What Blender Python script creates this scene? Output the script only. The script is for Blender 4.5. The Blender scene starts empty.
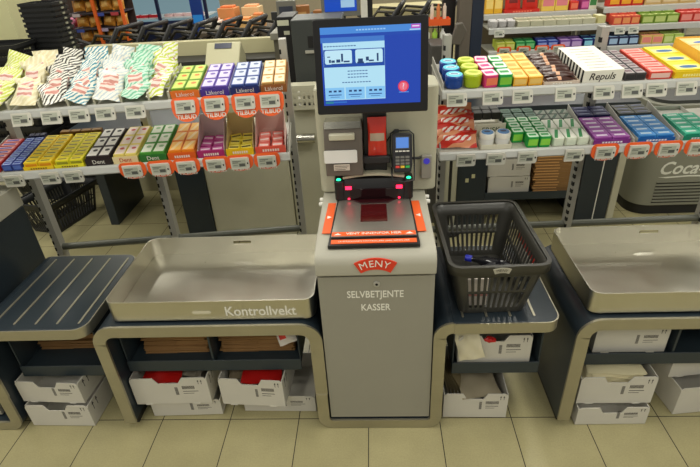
import bpy, bmesh, math, random
from mathutils import Matrix, Vector
random.seed(7)
PI=math.pi
COL=bpy.context.scene.collection
def R(d): return math.radians(d)
def rx(d): return Matrix.Rotation(R(d),4,'X')
def ry(d): return Matrix.Rotation(R(d),4,'Y')
def rz(d): return Matrix.Rotation(R(d),4,'Z')
def T(x,y,z): return Matrix.Translation((x,y,z))
# ------------------------------------------------------------------ materials
def lin(c):
    c=c/255.0
    return c/12.92 if c<=0.04045 else ((c+0.055)/1.055)**2.4
_m={}
def C(r,g,b,rough=.5,metal=0.,emit=0.,name=None,alpha=1.,coat=0.):
    key=(r,g,b,rough,metal,emit,alpha,coat)
    if key in _m: return _m[key]
    m=bpy.data.materials.new(name or 'paint_%d_%d_%d'%(r,g,b)); m.use_nodes=True
    p=m.node_tree.nodes['Principled BSDF']
    col=(lin(r),lin(g),lin(b),1)
    p.inputs['Base Color'].default_value=col
    p.inputs['Roughness'].default_value=rough
    p.inputs['Metallic'].default_value=metal
    p.inputs['Coat Weight'].default_value=coat
    if emit: p.inputs['Emission Color'].default_value=col; p.inputs['Emission Strength'].default_value=emit; p.inputs['Base Color'].default_value=(.01,.01,.01,1)
    if alpha<1: p.inputs['Alpha'].default_value=alpha
    _m[key]=m; return m
def nodes(m):
    nt=m.node_tree; return nt,nt.nodes,nt.links,nt.nodes['Principled BSDF']
def steel(name,r,g,b,rough=.34,sx=2.,sy=60.,var=.12):
    m=bpy.data.materials.new(name); m.use_nodes=True; nt,n,l,p=nodes(m)
    tc=n.new('ShaderNodeTexCoord'); mp=n.new('ShaderNodeMapping'); mp.inputs['Scale'].default_value=(sx,sy,sy)
    nz=n.new('ShaderNodeTexNoise'); nz.inputs['Scale'].default_value=3; nz.inputs['Detail'].default_value=4
    l.new(tc.outputs['Object'],mp.inputs[0]); l.new(mp.outputs[0],nz.inputs['Vector'])
    mr=n.new('ShaderNodeMapRange'); mr.inputs['To Min'].default_value=rough-.07; mr.inputs['To Max'].default_value=rough+.1
    l.new(nz.outputs['Fac'],mr.inputs[0]); l.new(mr.outputs[0],p.inputs['Roughness'])
    n2=n.new('ShaderNodeTexNoise'); n2.inputs['Scale'].default_value=9; n2.inputs['Detail'].default_value=5; l.new(tc.outputs['Object'],n2.inputs['Vector'])
    mix=n.new('ShaderNodeMix'); mix.data_type='RGBA'
    a=(lin(r),lin(g),lin(b),1); k=1-var
    mix.inputs[6].default_value=(a[0]*k,a[1]*k,a[2]*k,1); mix.inputs[7].default_value=(min(1,a[0]*(1+var)),min(1,a[1]*(1+var)),min(1,a[2]*(1+var)),1)
    l.new(n2.outputs['Fac'],mix.inputs[0]); l.new(mix.outputs[2],p.inputs['Base Color'])
    p.inputs['Metallic'].default_value=1
    return m
def mottled(name,r,g,b,rough=.5,scale=40,var=.1,metal=0.):
    m=steel(name,r,g,b,rough,1,1,var); nt,n,l,p=nodes(m); p.inputs['Metallic'].default_value=metal
    return m
STEEL=steel('brushed_steel',200,196,184,.36)
TRIM=steel('brushed_edge_steel',186,181,162,.48)
DECK=steel('deck_steel',184,182,172,.40); DECK.node_tree.nodes['Principled BSDF'].inputs['Metallic'].default_value=.85
TRAY=steel('tray_steel',202,199,186,.30,3,3,.05)
NAVY=mottled('dark_blue_laminate',38,47,54,.32,30,.12)
SHELFNAVY=mottled('dark_blue_steel_sheet',42,52,58,.4,30,.15)
GREY=mottled('light_warm_grey_paint',176,173,158,.42,10,.03)
DOORG=mottled('warm_grey_door_paint',150,147,134,.4,10,.04)
BEIGE=mottled('beige_cabinet_paint',186,183,160,.5,10,.04)
RACKG=C(176,174,166,.4,.3,name='rack_grey_metal')
RAILG=C(180,181,176,.35,name='light_grey_rail')
BLACK=C(22,22,24,.45,name='black_plastic'); DARK=C(40,40,42,.5,name='charcoal_plastic')
BASKET=C(54,53,48,.36,name='dark_grey_basket_plastic'); BASKETB=C(26,27,28,.42,name='black_basket_plastic')
WHITE=C(236,234,224,.5,name='white_plastic'); ORANGE=C(240,98,36,.5,name='orange_plastic')
SLOT=C(18,18,18,.8,name='slot_black')
CARD=mottled('white_carton_board',204,200,188,.75,20,.05)
KRAFT=mottled('brown_kraft_paper',150,112,66,.8,30,.15)
RED=C(205,38,30,.45); 
# ------------------------------------------------------------------ mesh builder
_tx={}
def textgeo(s,size,bold=0):
    k=(s,size,bold)
    if k not in _tx:
        cu=bpy.data.curves.new('t','FONT'); cu.body=s; cu.size=size; cu.align_x='CENTER'; cu.align_y='CENTER'; cu.resolution_u=3; cu.extrude=0.0002; cu.offset=bold*size
        o=bpy.data.objects.new('t',cu); me=bpy.data.meshes.new_from_object(o)
        _tx[k]=([v.co.copy() for v in me.vertices],[tuple(p.vertices) for p in me.polygons])
        bpy.data.objects.remove(o); bpy.data.meshes.remove(me); bpy.data.curves.remove(cu)
    return _tx[k]
def rrect(x0,x1,y0,y1,r,n=5):
    pts=[]
    for cx,cy,a in ((x1-r,y0+r,-90),(x1-r,y1-r,0),(x0+r,y1-r,90),(x0+r,y0+r,180)):
        for i in range(n+1):
            t=R(a+90*i/n); pts.append((cx+r*math.cos(t),cy+r*math.sin(t)))
    return pts
class MB:
    def __init__(s,M=None): s.v=[];s.f=[];s.m=[];s.mats=[];s.M=M or Matrix.Identity(4)
    def mi(s,mat):
        if mat not in s.mats: s.mats.append(mat)
        return s.mats.index(mat)
    def add(s,vs,fs,mat,M=None):
        M=s.M@M if M is not None else s.M
        o=len(s.v); s.v+=[M@Vector(v) for v in vs]; k=s.mi(mat)
        for f in fs: s.f.append(tuple(o+i for i in f)); s.m.append(k)
        return s
    def box(s,x0,x1,y0,y1,z0,z1,mat,M=None):
        vs=[(x,y,z) for x in(x0,x1) for y in(y0,y1) for z in(z0,z1)]
        return s.add(vs,[(0,1,3,2),(4,6,7,5),(0,4,5,1),(2,3,7,6),(0,2,6,4),(1,5,7,3)],mat,M)
    def quad(s,pts,mat,M=None): return s.add(pts,[tuple(range(len(pts)))],mat,M)
    def prism(s,pts,ax,a,b,mat,M=None):
        n=len(pts)
        def P(p,t): return {'x':(t,p[0],p[1]),'y':(p[0],t,p[1]),'z':(p[0],p[1],t)}[ax]
        vs=[P(p,a) for p in pts]+[P(p,b) for p in pts]
        fs=[tuple(range(n)),tuple(range(2*n-1,n-1,-1))]+[(i,(i+1)%n,n+(i+1)%n,n+i) for i in range(n)]
        return s.add(vs,fs,mat,M)
    def ribbon(s,path,t,ax,a,b,mat,M=None):      # strip of thickness t to the left of an open path, extruded
        n=len(path); off=[]
        for i in range(n):
            p=Vector(path[i]); d=Vector(path[min(i+1,n-1)])-Vector(path[max(i-1,0)]); d.normalize()
            off.append((p.x-d.y*t,p.y+d.x*t))
        def P(p,q): return {'x':(q,p[0],p[1]),'y':(p[0],q,p[1]),'z':(p[0],p[1],q)}[ax]
        vs=[P(p,a) for p in path]+[P(p,a) for p in off]+[P(p,b) for p in path]+[P(p,b) for p in off]
        fs=[]
        for i in range(n-1):
            fs+=[(i,i+1,n+i+1,n+i),(2*n+i,3*n+i,3*n+i+1,2*n+i+1),(i,2*n+i,2*n+i+1,i+1),(n+i,n+i+1,3*n+i+1,3*n+i)]
        fs+=[(0,n,3*n,2*n),(n-1,3*n-1,4*n-1,2*n-1)]
        return s.add(vs,fs,mat,M)
    def tube(s,path,r,mat,n=8,M=None,closed=False):
        path=[Vector(p) for p in path]; k=len(path); vs=[]; up=None
        for i,p in enumerate(path):
            a=path[(i-1)%k] if closed else path[max(i-1,0)]; b=path[(i+1)%k] if closed else path[min(i+1,k-1)]
            d=(b-a).normalized()
            if up is None: up=Vector((0,0,1)) if abs(d.z)<.9 else Vector((1,0,0))
            x=d.cross(up).normalized(); y=x.cross(d).normalized(); up=y
            for j in range(n):
                t=2*PI*j/n; vs.append(p+x*math.cos(t)*r+y*math.sin(t)*r)
        fs=[]
        for i in range(k if closed else k-1):
            i2=(i+1)%k
            for j in range(n): fs.append((i*n+j,i*n+(j+1)%n,i2*n+(j+1)%n,i2*n+j))
        if not closed: fs+=[tuple(range(n)),tuple(range(k*n-1,(k-1)*n-1,-1))]
        return s.add(vs,fs,mat,M)
    def lathe(s,prof,mat,n=24,M=None):
        vs=[];k=len(prof)
        for r,z in prof:
            for j in range(n):
                t=2*PI*j/n; vs.append((r*math.cos(t),r*math.sin(t),z))
        fs=[(i*n+j,i*n+(j+1)%n,(i+1)*n+(j+1)%n,(i+1)*n+j) for i in range(k-1) for j in range(n)]
        fs+=[tuple(range(n)),tuple(range(k*n-1,(k-1)*n-1,-1))]
        return s.add(vs,fs,mat,M)
    def disc(s,cx,cy,z,r,mat,n=16,M=None,ry_=None):
        return s.add([(cx+r*math.cos(2*PI*j/n),cy+(ry_ or r)*math.sin(2*PI*j/n),z) for j in range(n)],[tuple(range(n))],mat,M)
    def text(s,t,size,M,mat,bold=0):
        v,f=textgeo(t,size,bold); return s.add(v,f,mat,M)
    def build(s,name,parent=None,smooth=35,bevel=0,flip=True):
        me=bpy.data.meshes.new(name); me.from_pydata([tuple(v) for v in s.v],[],s.f)
        for m in s.mats: me.materials.append(m)
        me.polygons.foreach_set('material_index',s.m)
        if flip:
            bm=bmesh.new(); bm.from_mesh(me); bmesh.ops.recalc_face_normals(bm,faces=bm.faces); bm.to_mesh(me); bm.free()
        me.polygons.foreach_set('use_smooth',[True]*len(me.polygons)); me.set_sharp_from_angle(angle=R(smooth)); me.update()
        o=bpy.data.objects.new(name,me); COL.objects.link(o)
        if parent: o.parent=parent
        if bevel:
            b=o.modifiers.new('bevel','BEVEL'); b.width=bevel; b.segments=2; b.limit_method='ANGLE'; b.angle_limit=R(40)
        return o
def tag(o,label=None,cat=None,group=None,kind=None):
    for k,v in (('label',label),('category',cat),('group',group),('kind',kind)):
        if v: o[k]=v
    return o
def empty(name,M,label,cat,group=None):
    o=bpy.data.objects.new(name,None); o.empty_display_size=.05; COL.objects.link(o); o.matrix_world=M
    return tag(o,label,cat,group)
def copy_tree(o,parent=None):
    c=o.copy(); COL.objects.link(c)
    if parent: c.parent=parent; c.matrix_parent_inverse=o.matrix_parent_inverse.copy()
    for ch in list(o.children): copy_tree(ch,c)
    return c
def place(o,M): o.matrix_world=M; return o
FR=rx(90)     # text plane -> facing -Y
def arc(cx,cy,r,a0,a1,n=8): return [(cx+r*math.cos(R(a0+(a1-a0)*i/n)),cy+r*math.sin(R(a0+(a1-a0)*i/n))) for i in range(n+1)]

# ------------------------------------------------------------------ camera
def camera():
    p,yw,r=R(30.22765),R(-3.57474),R(-3.3176)
    F=Vector((math.sin(yw)*math.cos(p),math.cos(yw)*math.cos(p),-math.sin(p)))
    x=Vector((math.cos(yw),-math.sin(yw),0)); u=x.cross(F)
    X=math.cos(r)*x+math.sin(r)*u; U=-math.sin(r)*x+math.cos(r)*u
    cd=bpy.data.cameras.new('camera'); co=bpy.data.objects.new('camera',cd); COL.objects.link(co)
    M=Matrix((X,U,-F)).transposed().to_4x4(); M.translation=(0,0,1.766); co.matrix_world=M
    cd.sensor_width=36; cd.lens=500.76/700*36; cd.clip_start=.05; cd.clip_end=100
    bpy.context.scene.camera=co
camera()
# ------------------------------------------------------------------ setting
def floor():
    m=bpy.data.materials.new('beige_floor_tiles'); m.use_nodes=True; nt,n,l,p=nodes(m)
    tc=n.new('ShaderNodeTexCoord'); mp=n.new('ShaderNodeMapping'); mp.inputs['Location'].default_value=(.0547+.0022,-1.4538+.0022,0)
    l.new(tc.outputs['Object'],mp.inputs[0])
    b=n.new('ShaderNodeTexBrick'); b.offset=0; b.squash=1
    for k,v in (('Scale',1),('Brick Width',.3),('Row Height',.3),('Mortar Size',.0022),('Mortar Smooth',.3),('Bias',0)): b.inputs[k].default_value=v
    b.inputs['Color1'].default_value=(lin(168),lin(160),lin(120),1); b.inputs['Color2'].default_value=(lin(163),lin(155),lin(115),1)
    b.inputs['Mortar'].default_value=(lin(52),lin(46),lin(34),1)
    l.new(mp.outputs[0],b.inputs['Vector'])
    nz=n.new('ShaderNodeTexNoise'); nz.inputs['Scale'].default_value=160; nz.inputs['Detail'].default_value=3; l.new(tc.outputs['Object'],nz.inputs['Vector'])
    n2=n.new('ShaderNodeTexNoise'); n2.inputs['Scale'].default_value=6; n2.inputs['Detail'].default_value=5; l.new(tc.outputs['Object'],n2.inputs['Vector'])
    ad=n.new('ShaderNodeMath'); ad.operation='ADD'; l.new(nz.outputs['Fac'],ad.inputs[0]); l.new(n2.outputs['Fac'],ad.inputs[1])
    mr=n.new('ShaderNodeMapRange'); mr.inputs['From Min'].default_value=.6; mr.inputs['From Max'].default_value=1.4; mr.inputs['To Min'].default_value=.84; mr.inputs['To Max'].default_value=1.12
    l.new(ad.outputs[0],mr.inputs[0])
    mx=n.new('ShaderNodeVectorMath'); mx.operation='SCALE'; l.new(b.outputs['Color'],mx.inputs[0]); l.new(mr.outputs[0],mx.inputs['Scale'])
    l.new(mx.outputs[0],p.inputs['Base Color'])
    r2=n.new('ShaderNodeMapRange'); r2.inputs['To Min'].default_value=.28; r2.inputs['To Max'].default_value=.85; l.new(b.outputs['Fac'],r2.inputs[0]); l.new(r2.outputs[0],p.inputs['Roughness'])
    bp=n.new('ShaderNodeBump'); bp.invert=True; bp.inputs['Strength'].default_value=.3; bp.inputs['Distance'].default_value=.002; l.new(b.outputs['Fac'],bp.inputs['Height']); l.new(bp.outputs[0],p.inputs['Normal'])
    o=MB().box(-9,7,-2.5,12.2,-.05,0,m).build('floor'); tag(o,kind='structure')
    w=MB().box(-9,7,12.1,12.25,0,3.4,mottled('shop_wall_paint',150,140,118,.7)).build('wall_back'); tag(w,kind='structure')
floor()

# ------------------------------------------------------------------ self checkout kiosk
LED_R=C(255,30,70,.4,emit=4,name='red_led'); LED_G=C(40,255,170,.4,emit=2.2,name='green_led')
GLASS_R=C(78,16,18,.12,name='dark_red_scanner_glass',coat=.5)
def kiosk(M,label):
    t=empty('self_checkout_kiosk',M,label,'self checkout')
    hw=.206
    MB().box(-hw+.003,hw-.003,.01,.60,.056,.775,NAVY).build('cabinet_body',t,bevel=.003)
    d=MB().box(-hw+.004,hw-.004,-.004,.0095,.060,.768,DOORG)
    LT=WHITE
    d.text('SELVBETJENTE',.037,T(-.004,-.0045,.692)@FR@Matrix.Diagonal((.85,1.12,1,1)),LT,.012)
    d.text('KASSER',.037,T(-.004,-.0045,.634)@FR@Matrix.Diagonal((.85,1.12,1,1)),LT,.012)
    do=d.build('service_door',t)
    lk=MB().lathe([(.012,-.004),(.012,.002),(.009,.003)],RACKG,16,T(.002,-.006,.738)@rx(90)); lk.lathe([(.005,.0031),(.005,.0036)],SLOT,12,T(.002,-.006,.738)@rx(90)); lk.build('lock',do)
    # head with rounded front edge
    prof=[(-.012,.778),(-.014,.82),(-.010,.842),(.004,.857),(.03,.865),(.08,.869),(.43,.878),(.605,.880),(.605,.778)]
    MB().prism(prof,'x',-hw,hw,GREY).build('head',t,bevel=.004)
    # logo badge
    b=MB(); cz=.715; cx_=.0
    o_=arc(cx_,cz,.137,122,58,12); i_=arc(cx_,cz,.092,57,123,12)
    b.prism(o_+i_,'y',-.018,-.0135,C(222,58,32,.4))
    for ch,a in zip('MENY',(111,97,84.5,71)):
        b.text(ch,.038,T(cx_+.1145*math.cos(R(a)),-.0185,cz+.1145*math.sin(R(a)))@FR@rz(a-90),WHITE)
    b.build('logo_badge',t)
    # scanner deck
    dk=MB().prism([(-.160,.022),(.152,.022),(.142,.425),(-.142,.425)],'z',.868,.8795,BLACK)
    dk.prism([(-.1515,.075),(.1435,.075),(.136,.42),(-.136,.42)],'z',.8795,.884,DECK)
    dk.box(-.151,.143,.066,.0735,.8795,.884,BLACK)
    dp=dk.build('scanner_deck',t)
    MB().box(-.051,.047,.178,.315,.8842,.8852,GLASS_R).build('scanner_window',dp)
    st=MB().box(-.150,.142,.078,.106,.8842,.885,ORANGE)
    for sx in(-1,1): st.add([(sx*.125-.014-.004,.084,.8853),(sx*.125+.014-.004,.084,.8853),(sx*.125-.004,.098,.8853)],[(0,1,2)],WHITE)
    st.text('VENT INNENFOR HER',.0195,T(-.004,.092,.8855),WHITE,.012)
    st.box(-.150,.142,.034,.060,.8796,.881,ORANGE); st.text('LA STREKKODEN KONTROLLERE LEGG VAREN HER',.0105,T(-.004,.047,.8813),WHITE)
    st.build('orange_strip',dp)
    for sx in(-1,1):
        Ms=T(sx*.172-.003,0,.8748)@rz(sx*1.6); e=MB().box(-.0155,.0155,.115,.365,0,.0012,ORANGE,Ms); e.add([(sx*.008,.222,.0015),(sx*.008,.246,.0015),(-sx*.009,.234,.0015)],[(0,1,2)],WHITE,Ms); e.build('orange_arrow_strip',t)
        for yy in(.36,.40): MB().lathe([(.008,-.008),(.009,0),(.008,.008)],WHITE,12,T(sx*.211,yy,.868)@ry(90)).build('hinge_pin',t)
    # upright scanner
    up=[(.355,.884),(.352,.93),(.372,.968),(.405,.974),(.428,.966),(.43,.884)]
    s=MB().prism(up,'x',-.118,.118,BLACK)
    s.prism([(-.12,.38),(.12,.38),(.055,.322),(-.055,.322)],'z',.8845,.8885,C(50,16,20,.2,name='dark_red_glass'))
    s.box(-.092,.092,.3535,.3565,.892,.935,C(30,8,12,.1,name='scanner_glass_upright'),T(0,-.004,0))
    so=s.build('upright_scanner',t,bevel=.004)
    lp=MB(); path=[(-.118,.970)]+[(-.118+.236*i/10,.970+.012*math.sin(PI*i/10)) for i in range(1,10)]+[(.118,.970)]
    lp.ribbon(path,.009,'y',.366,.428,C(190,184,160,.4)); lp.build('top_edge',so)
    for sx in(-1,1):
        MB().prism(rrect(sx*.133-.02,sx*.133+.02,.352,.428,.014,4),'z',.884,.966,BLACK).build('side_pod',so,bevel=.004)
        MB().lathe([(.010,0),(.008,.004),(.0,.006)],LED_G,12,T(sx*.136,.372,.9655)).build('green_light',so)
        MB().box(sx*.098-.012,sx*.098+.012,.3445,.3475,.935,.948,LED_R).build('red_light',so)
        MB().box(sx*.098-.004,sx*.098+.004,.3445,.3475,.892,.898,LED_R).build('red_light',so)
    # column
    MB().prism(rrect(-.216,.250,.436,.605,.028,5),'z',.8815,1.30,BEIGE).build('rear_column',t,bevel=.006)
    # printer
    pr=MB().prism([(.435,.990),(.352,.990),(.348,1.09),(.365,1.17),(.385,1.188),(.435,1.188)],'x',-.180,-.038,C(106,98,90,.4,name='printer_grey'))
    po=pr.build('receipt_printer',t,bevel=.004); MB().prism([(.368,1.1725),(.387,1.1905),(.434,1.1905),(.434,1.194),(.385,1.194),(.362,1.174)],'x',-.176,-.042,C(190,188,176,.25,.8)).build('printer_lid',po)
    MB().box(-.160,-.065,.345,.40,1.134,1.158,C(206,202,180,.35)).build('receipt_slot',po,bevel=.004)
    MB().prism(rrect(-.182,-.058,1.048,1.098,.006,3),'y',.3405,.3435,C(240,240,236,.6)).build('paper_note',po)
    nt=MB().box(-.148,-.088,.3405,.3435,1.018,1.042,C(214,204,190,.6))
    for k in range(3): nt.box(-.144,-.092-.006*k,.3400,.3405,1.035-.007*k,1.037-.007*k,C(90,70,60,.6))
    nt.build('small_sticker',po)
    MB().box(-.034,.054,.400,.435,.985,1.29,BLACK).build('black_mounting_post',t,bevel=.003)
    MB().box(-.044,.066,.372,.399,1.028,1.056,DARK).build('terminal_arm',t,bevel=.004)
    # card terminal
    Mt=T(.111,.345,1.0)@rx(-16)@Matrix.Diagonal((.93,1,.93,1))
    tm=MB(Mt).prism([(-.034,0),(.034,0),(.040,.03),(.040,.150),(.034,.158),(-.034,.158),(-.040,.150),(-.040,.03)],'y',0,.032,C(38,38,42,.4,name='terminal_charcoal'))
    tm=tm.build('card_terminal',t,bevel=.004)
    sc=MB(Mt).box(-.029,.029,-.002,-.0005,.095,.145,C(80,84,90,.3)); sc.box(-.025,.025,-.003,-.002,.099,.141,C(96,150,235,.3,emit=.8,name='terminal_screen_light')); sc.build('terminal_screen',tm)
    kp=MB(Mt)
    for r_ in range(4):
        for c in range(3):
            mt=[C(225,70,60,.4),C(240,200,60,.4),C(60,190,90,.4)][c] if r_==3 else C(120,118,112,.4)
            kp.box(-.028+c*.020,-.028+c*.020+.016,-.004,-.0005,.058-.013*r_,.067-.013*r_,mt)
    for c in range(4): kp.box(-.029+c*.015,-.029+c*.015+.012,-.004,-.0005,.084,.089,WHITE)
    kp.build('keypad',tm)
    cr=MB(Mt); cr.tube([(-.040,.02,.02),(-.048,.03,.10),(-.046,.03,.155),(-.03,.03,.166),(.03,.03,.166),(.048,.03,.15),(.05,.03,.02),(.046,-.012,-.03),(.0,-.02,-.036),(-.043,-.012,-.03),(-.043,.02,.02)],.0035,BLACK,6)
    cr.tube([(-.044,.03,.15),(-.058,.04,.13),(-.075,.06,.10)],.003,BLACK,6); cr.box(-.03,-.012,.02,.05,.16,.172,BLACK); cr.build('cradle',tm)
    sd=MB().prism(rrect(.188,.228,.940,1.036,.005,2),'y',.415,.435,C(150,146,136,.35)); sdo=sd.build('pin_reader',t,bevel=.003)
    MB().lathe([(.013,0),(.011,.004)],C(70,60,200,.3,emit=.6),14,T(.208,.4145,1.014)@rx(90)).build('blue_light',sdo)
    MB().tube([(.145,.40,1.035),(.175,.41,1.03),(.192,.425,1.03)],.005,BLACK,6).build('cable',t)
    # monitor
    Mm=T(.006,.25,1.262)@rx(-9.5)
    mo=MB(Mm).prism(rrect(-.187,.183,0,.298,.006,3),'y',0,.03,C(20,19,20,.28,name='monitor_black')); mo.box(-.14,.136,.03,.055,.04,.26,BLACK)
    mo=mo.build('monitor',t,bevel=.003)
    MB(Mm).box(-.03,.03,.055,.135,.06,.14,BLACK).build('monitor_bracket',mo)
    W_,H_=.322,.243; x0=-.164; z0=.030
    s=MB(Mm)
    def q(u0,u1,v0,v1,mat,lay): s.box(x0+u0*W_,x0+u1*W_,-.0008-.0004*lay,-.0004*lay,z0+(1-v1)*H_,z0+(1-v0)*H_,mat)
    def E_(r,g,b,k=.92): return C(r,g,b,.25,emit=k,name='screen_%d_%d_%d'%(r,g,b))
    q(0,1,0,1,E_(12,64,176),0); q(0,1,0,.085,E_(70,140,222),1); q(0,1,.085,.125,E_(16,70,176),1); q(0,.64,.125,.19,E_(60,120,205),1)
    q(.02,.64,.19,.93,E_(182,230,250),1); q(.022,.638,.275,.50,E_(14,72,168),2)
    for a in(.035,.345):
        s.prism(rrect(x0+a*W_,x0+(a+.275)*W_,z0+.54*H_,z0+.715*H_,.006,3),'y',-.0022,-.0016,E_(196,236,252))
    dk_=E_(24,60,110)
    for u,v,w,h in ((.06,.36,.03,.012),(.075,.40,.02,.04),(.10,.41,.035,.03),(.15,.40,.04,.04),(.20,.33,.02,.10),(.225,.42,.06,.02),(.37,.40,.05,.05),(.36,.44,.07,.02),(.45,.38,.03,.05),(.48,.42,.05,.02),(.56,.34,.018,.10),(.10,.455,.20,.006),(.45,.455,.16,.006)): q(u,u+w,v,v+h,dk_,4)
    for v,w,u in ((.235,.33,.03),(.555,.22,.26),(.595,.23,.26),(.635,.22,.26),(.70,.30,.2)): 
        for k in range(int(w/.03)): q(u+k*.03,u+k*.03+.022,v-.006,v+.006,E_(50,96,160),3)
    for u in(.022,.231,.44):
        q(u,u+.196,.765,.92,E_(134,200,248),2)
        for k in range(3): s.disc(x0+(u+.05+k*.05)*W_,0,0,.006,dk_,8) if 0 else q(u+.035+k*.05,u+.065+k*.05,.80,.825,dk_,3)
        q(u+.03,u+.165,.855,.868,E_(40,90,160),3); q(u+.05,u+.145,.885,.893,E_(70,120,180),3)
    q(.02,.10,.945,.975,E_(30,130,150),1); q(.10,.24,.95,.97,E_(40,110,200),1)
    s.add([(x0+(.825+.055*math.cos(2*PI*j/24))*W_,-.0022,z0+.22*H_+.055*W_*math.sin(2*PI*j/24)) for j in range(24)],[tuple(range(24))],E_(226,50,84))
    s.add([(x0+(.825+.042*math.cos(2*PI*j/24))*W_,-.0026,z0+.22*H_+.042*W_*math.sin(2*PI*j/24)) for j in range(24)],[tuple(range(24))],E_(240,110,130))
    s.text('?',.024,T(x0+.825*W_,-.0030,z0+.22*H_)@FR,E_(240,240,255)); q(.78,.88,.85,.862,E_(90,150,230),2)
    q(.905,.995,.005,.055,E_(190,80,190),2); q(.915,.985,.02,.036,E_(240,220,250),3); q(.89,.995,.062,.075,E_(190,220,250),2)
    for k in range(10): q(.36+k*.03,.36+k*.03+.022,.035,.052,E_(150,200,245),2)
    s.build('touch_screen',mo,flip=True)
    return t
K1=kiosk(T(-.008,1.415,0),'warm grey self-service checkout in the middle with red badge and blue touch screen')
K2=copy_tree(K1); K2['label']='self-service checkout cut off by the left picture edge, dark blue side'
place(K2,T(-1.855,1.44,0))
for c_ in K2.children:
    if c_.name.startswith('rear_column'):
        n_=MB().prism(rrect(-.20,.185,.436,.52,.02,4),'z',.8815,1.30,BEIGE).build('rear_column',K2); bpy.data.objects.remove(c_); break
bg=MB()
def pil(w,h,t,mat,matlab=None,lab=(.2,.8,.3,.7),n=10,crimp=.08,seed=0,M=None,wav=.0):
    rnd=random.Random(seed); vs=[];fs=[];ms=[]
    for side in(1,-1):
        for i in range(n+1):
            for j in range(n+1):
                u=i/n; v=j/n
                e=max(0,min(1,(v-crimp)/(.5-crimp),(1-v-crimp)/(.5-crimp)))
                k=(math.sin(PI*u)**.5 if 0<u<1 else 0)*(math.sin(e*PI/2)**.7 if e>0 else 0)
                z=side*(t/2*k+.0004)+wav*math.sin(9*u+seed)*math.sin(7*v+seed*2)+rnd.uniform(-1,1)*t*.05*k
                x=(u-.5)*w*(1-.05*math.sin(PI*v))
                vs.append((x,(v-.5)*h,z))
    N=(n+1)**2
    f1=[];f2=[]
    for s_ in(0,1):
        for i in range(n):
            for j in range(n):
                a=s_*N+i*(n+1)+j; f=(a,a+1,a+n+2,a+n+1)
                u=(i+.5)/n;v=(j+.5)/n
                (f2 if matlab and s_==0 and lab[0]<u<lab[1] and lab[2]<v<lab[3] else f1).append(f)
    for i in range(n):
        for a in ((i*(n+1),(i+1)*(n+1)),(i*(n+1)+n,(i+1)*(n+1)+n),(i,i+1),(n*(n+1)+i,n*(n+1)+i+1)): f1.append((a[0],a[1],a[1]+N,a[0]+N))
    m=MB(M); k=m.mi(mat); m.add(vs,f1,mat)
    if f2: m.mi(matlab); m.f+=[tuple(f) for f in f2]; m.m+=[m.mats.index(matlab)]*len(f2)
    return m
rb=empty('plastic_bag',T(.014,1.806,1.055),'red and clear plastic bag hanging on the black post beside the receipt printer','bag')
b_=pil(.070,.15,.014,C(214,44,26,.3,coat=.6),C(190,170,150,.4),(.05,.95,.42,.62),seed=3,M=T(-.004,-.002,.075)@rx(90),wav=.002).build('bag_film',rb,smooth=60)

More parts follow.
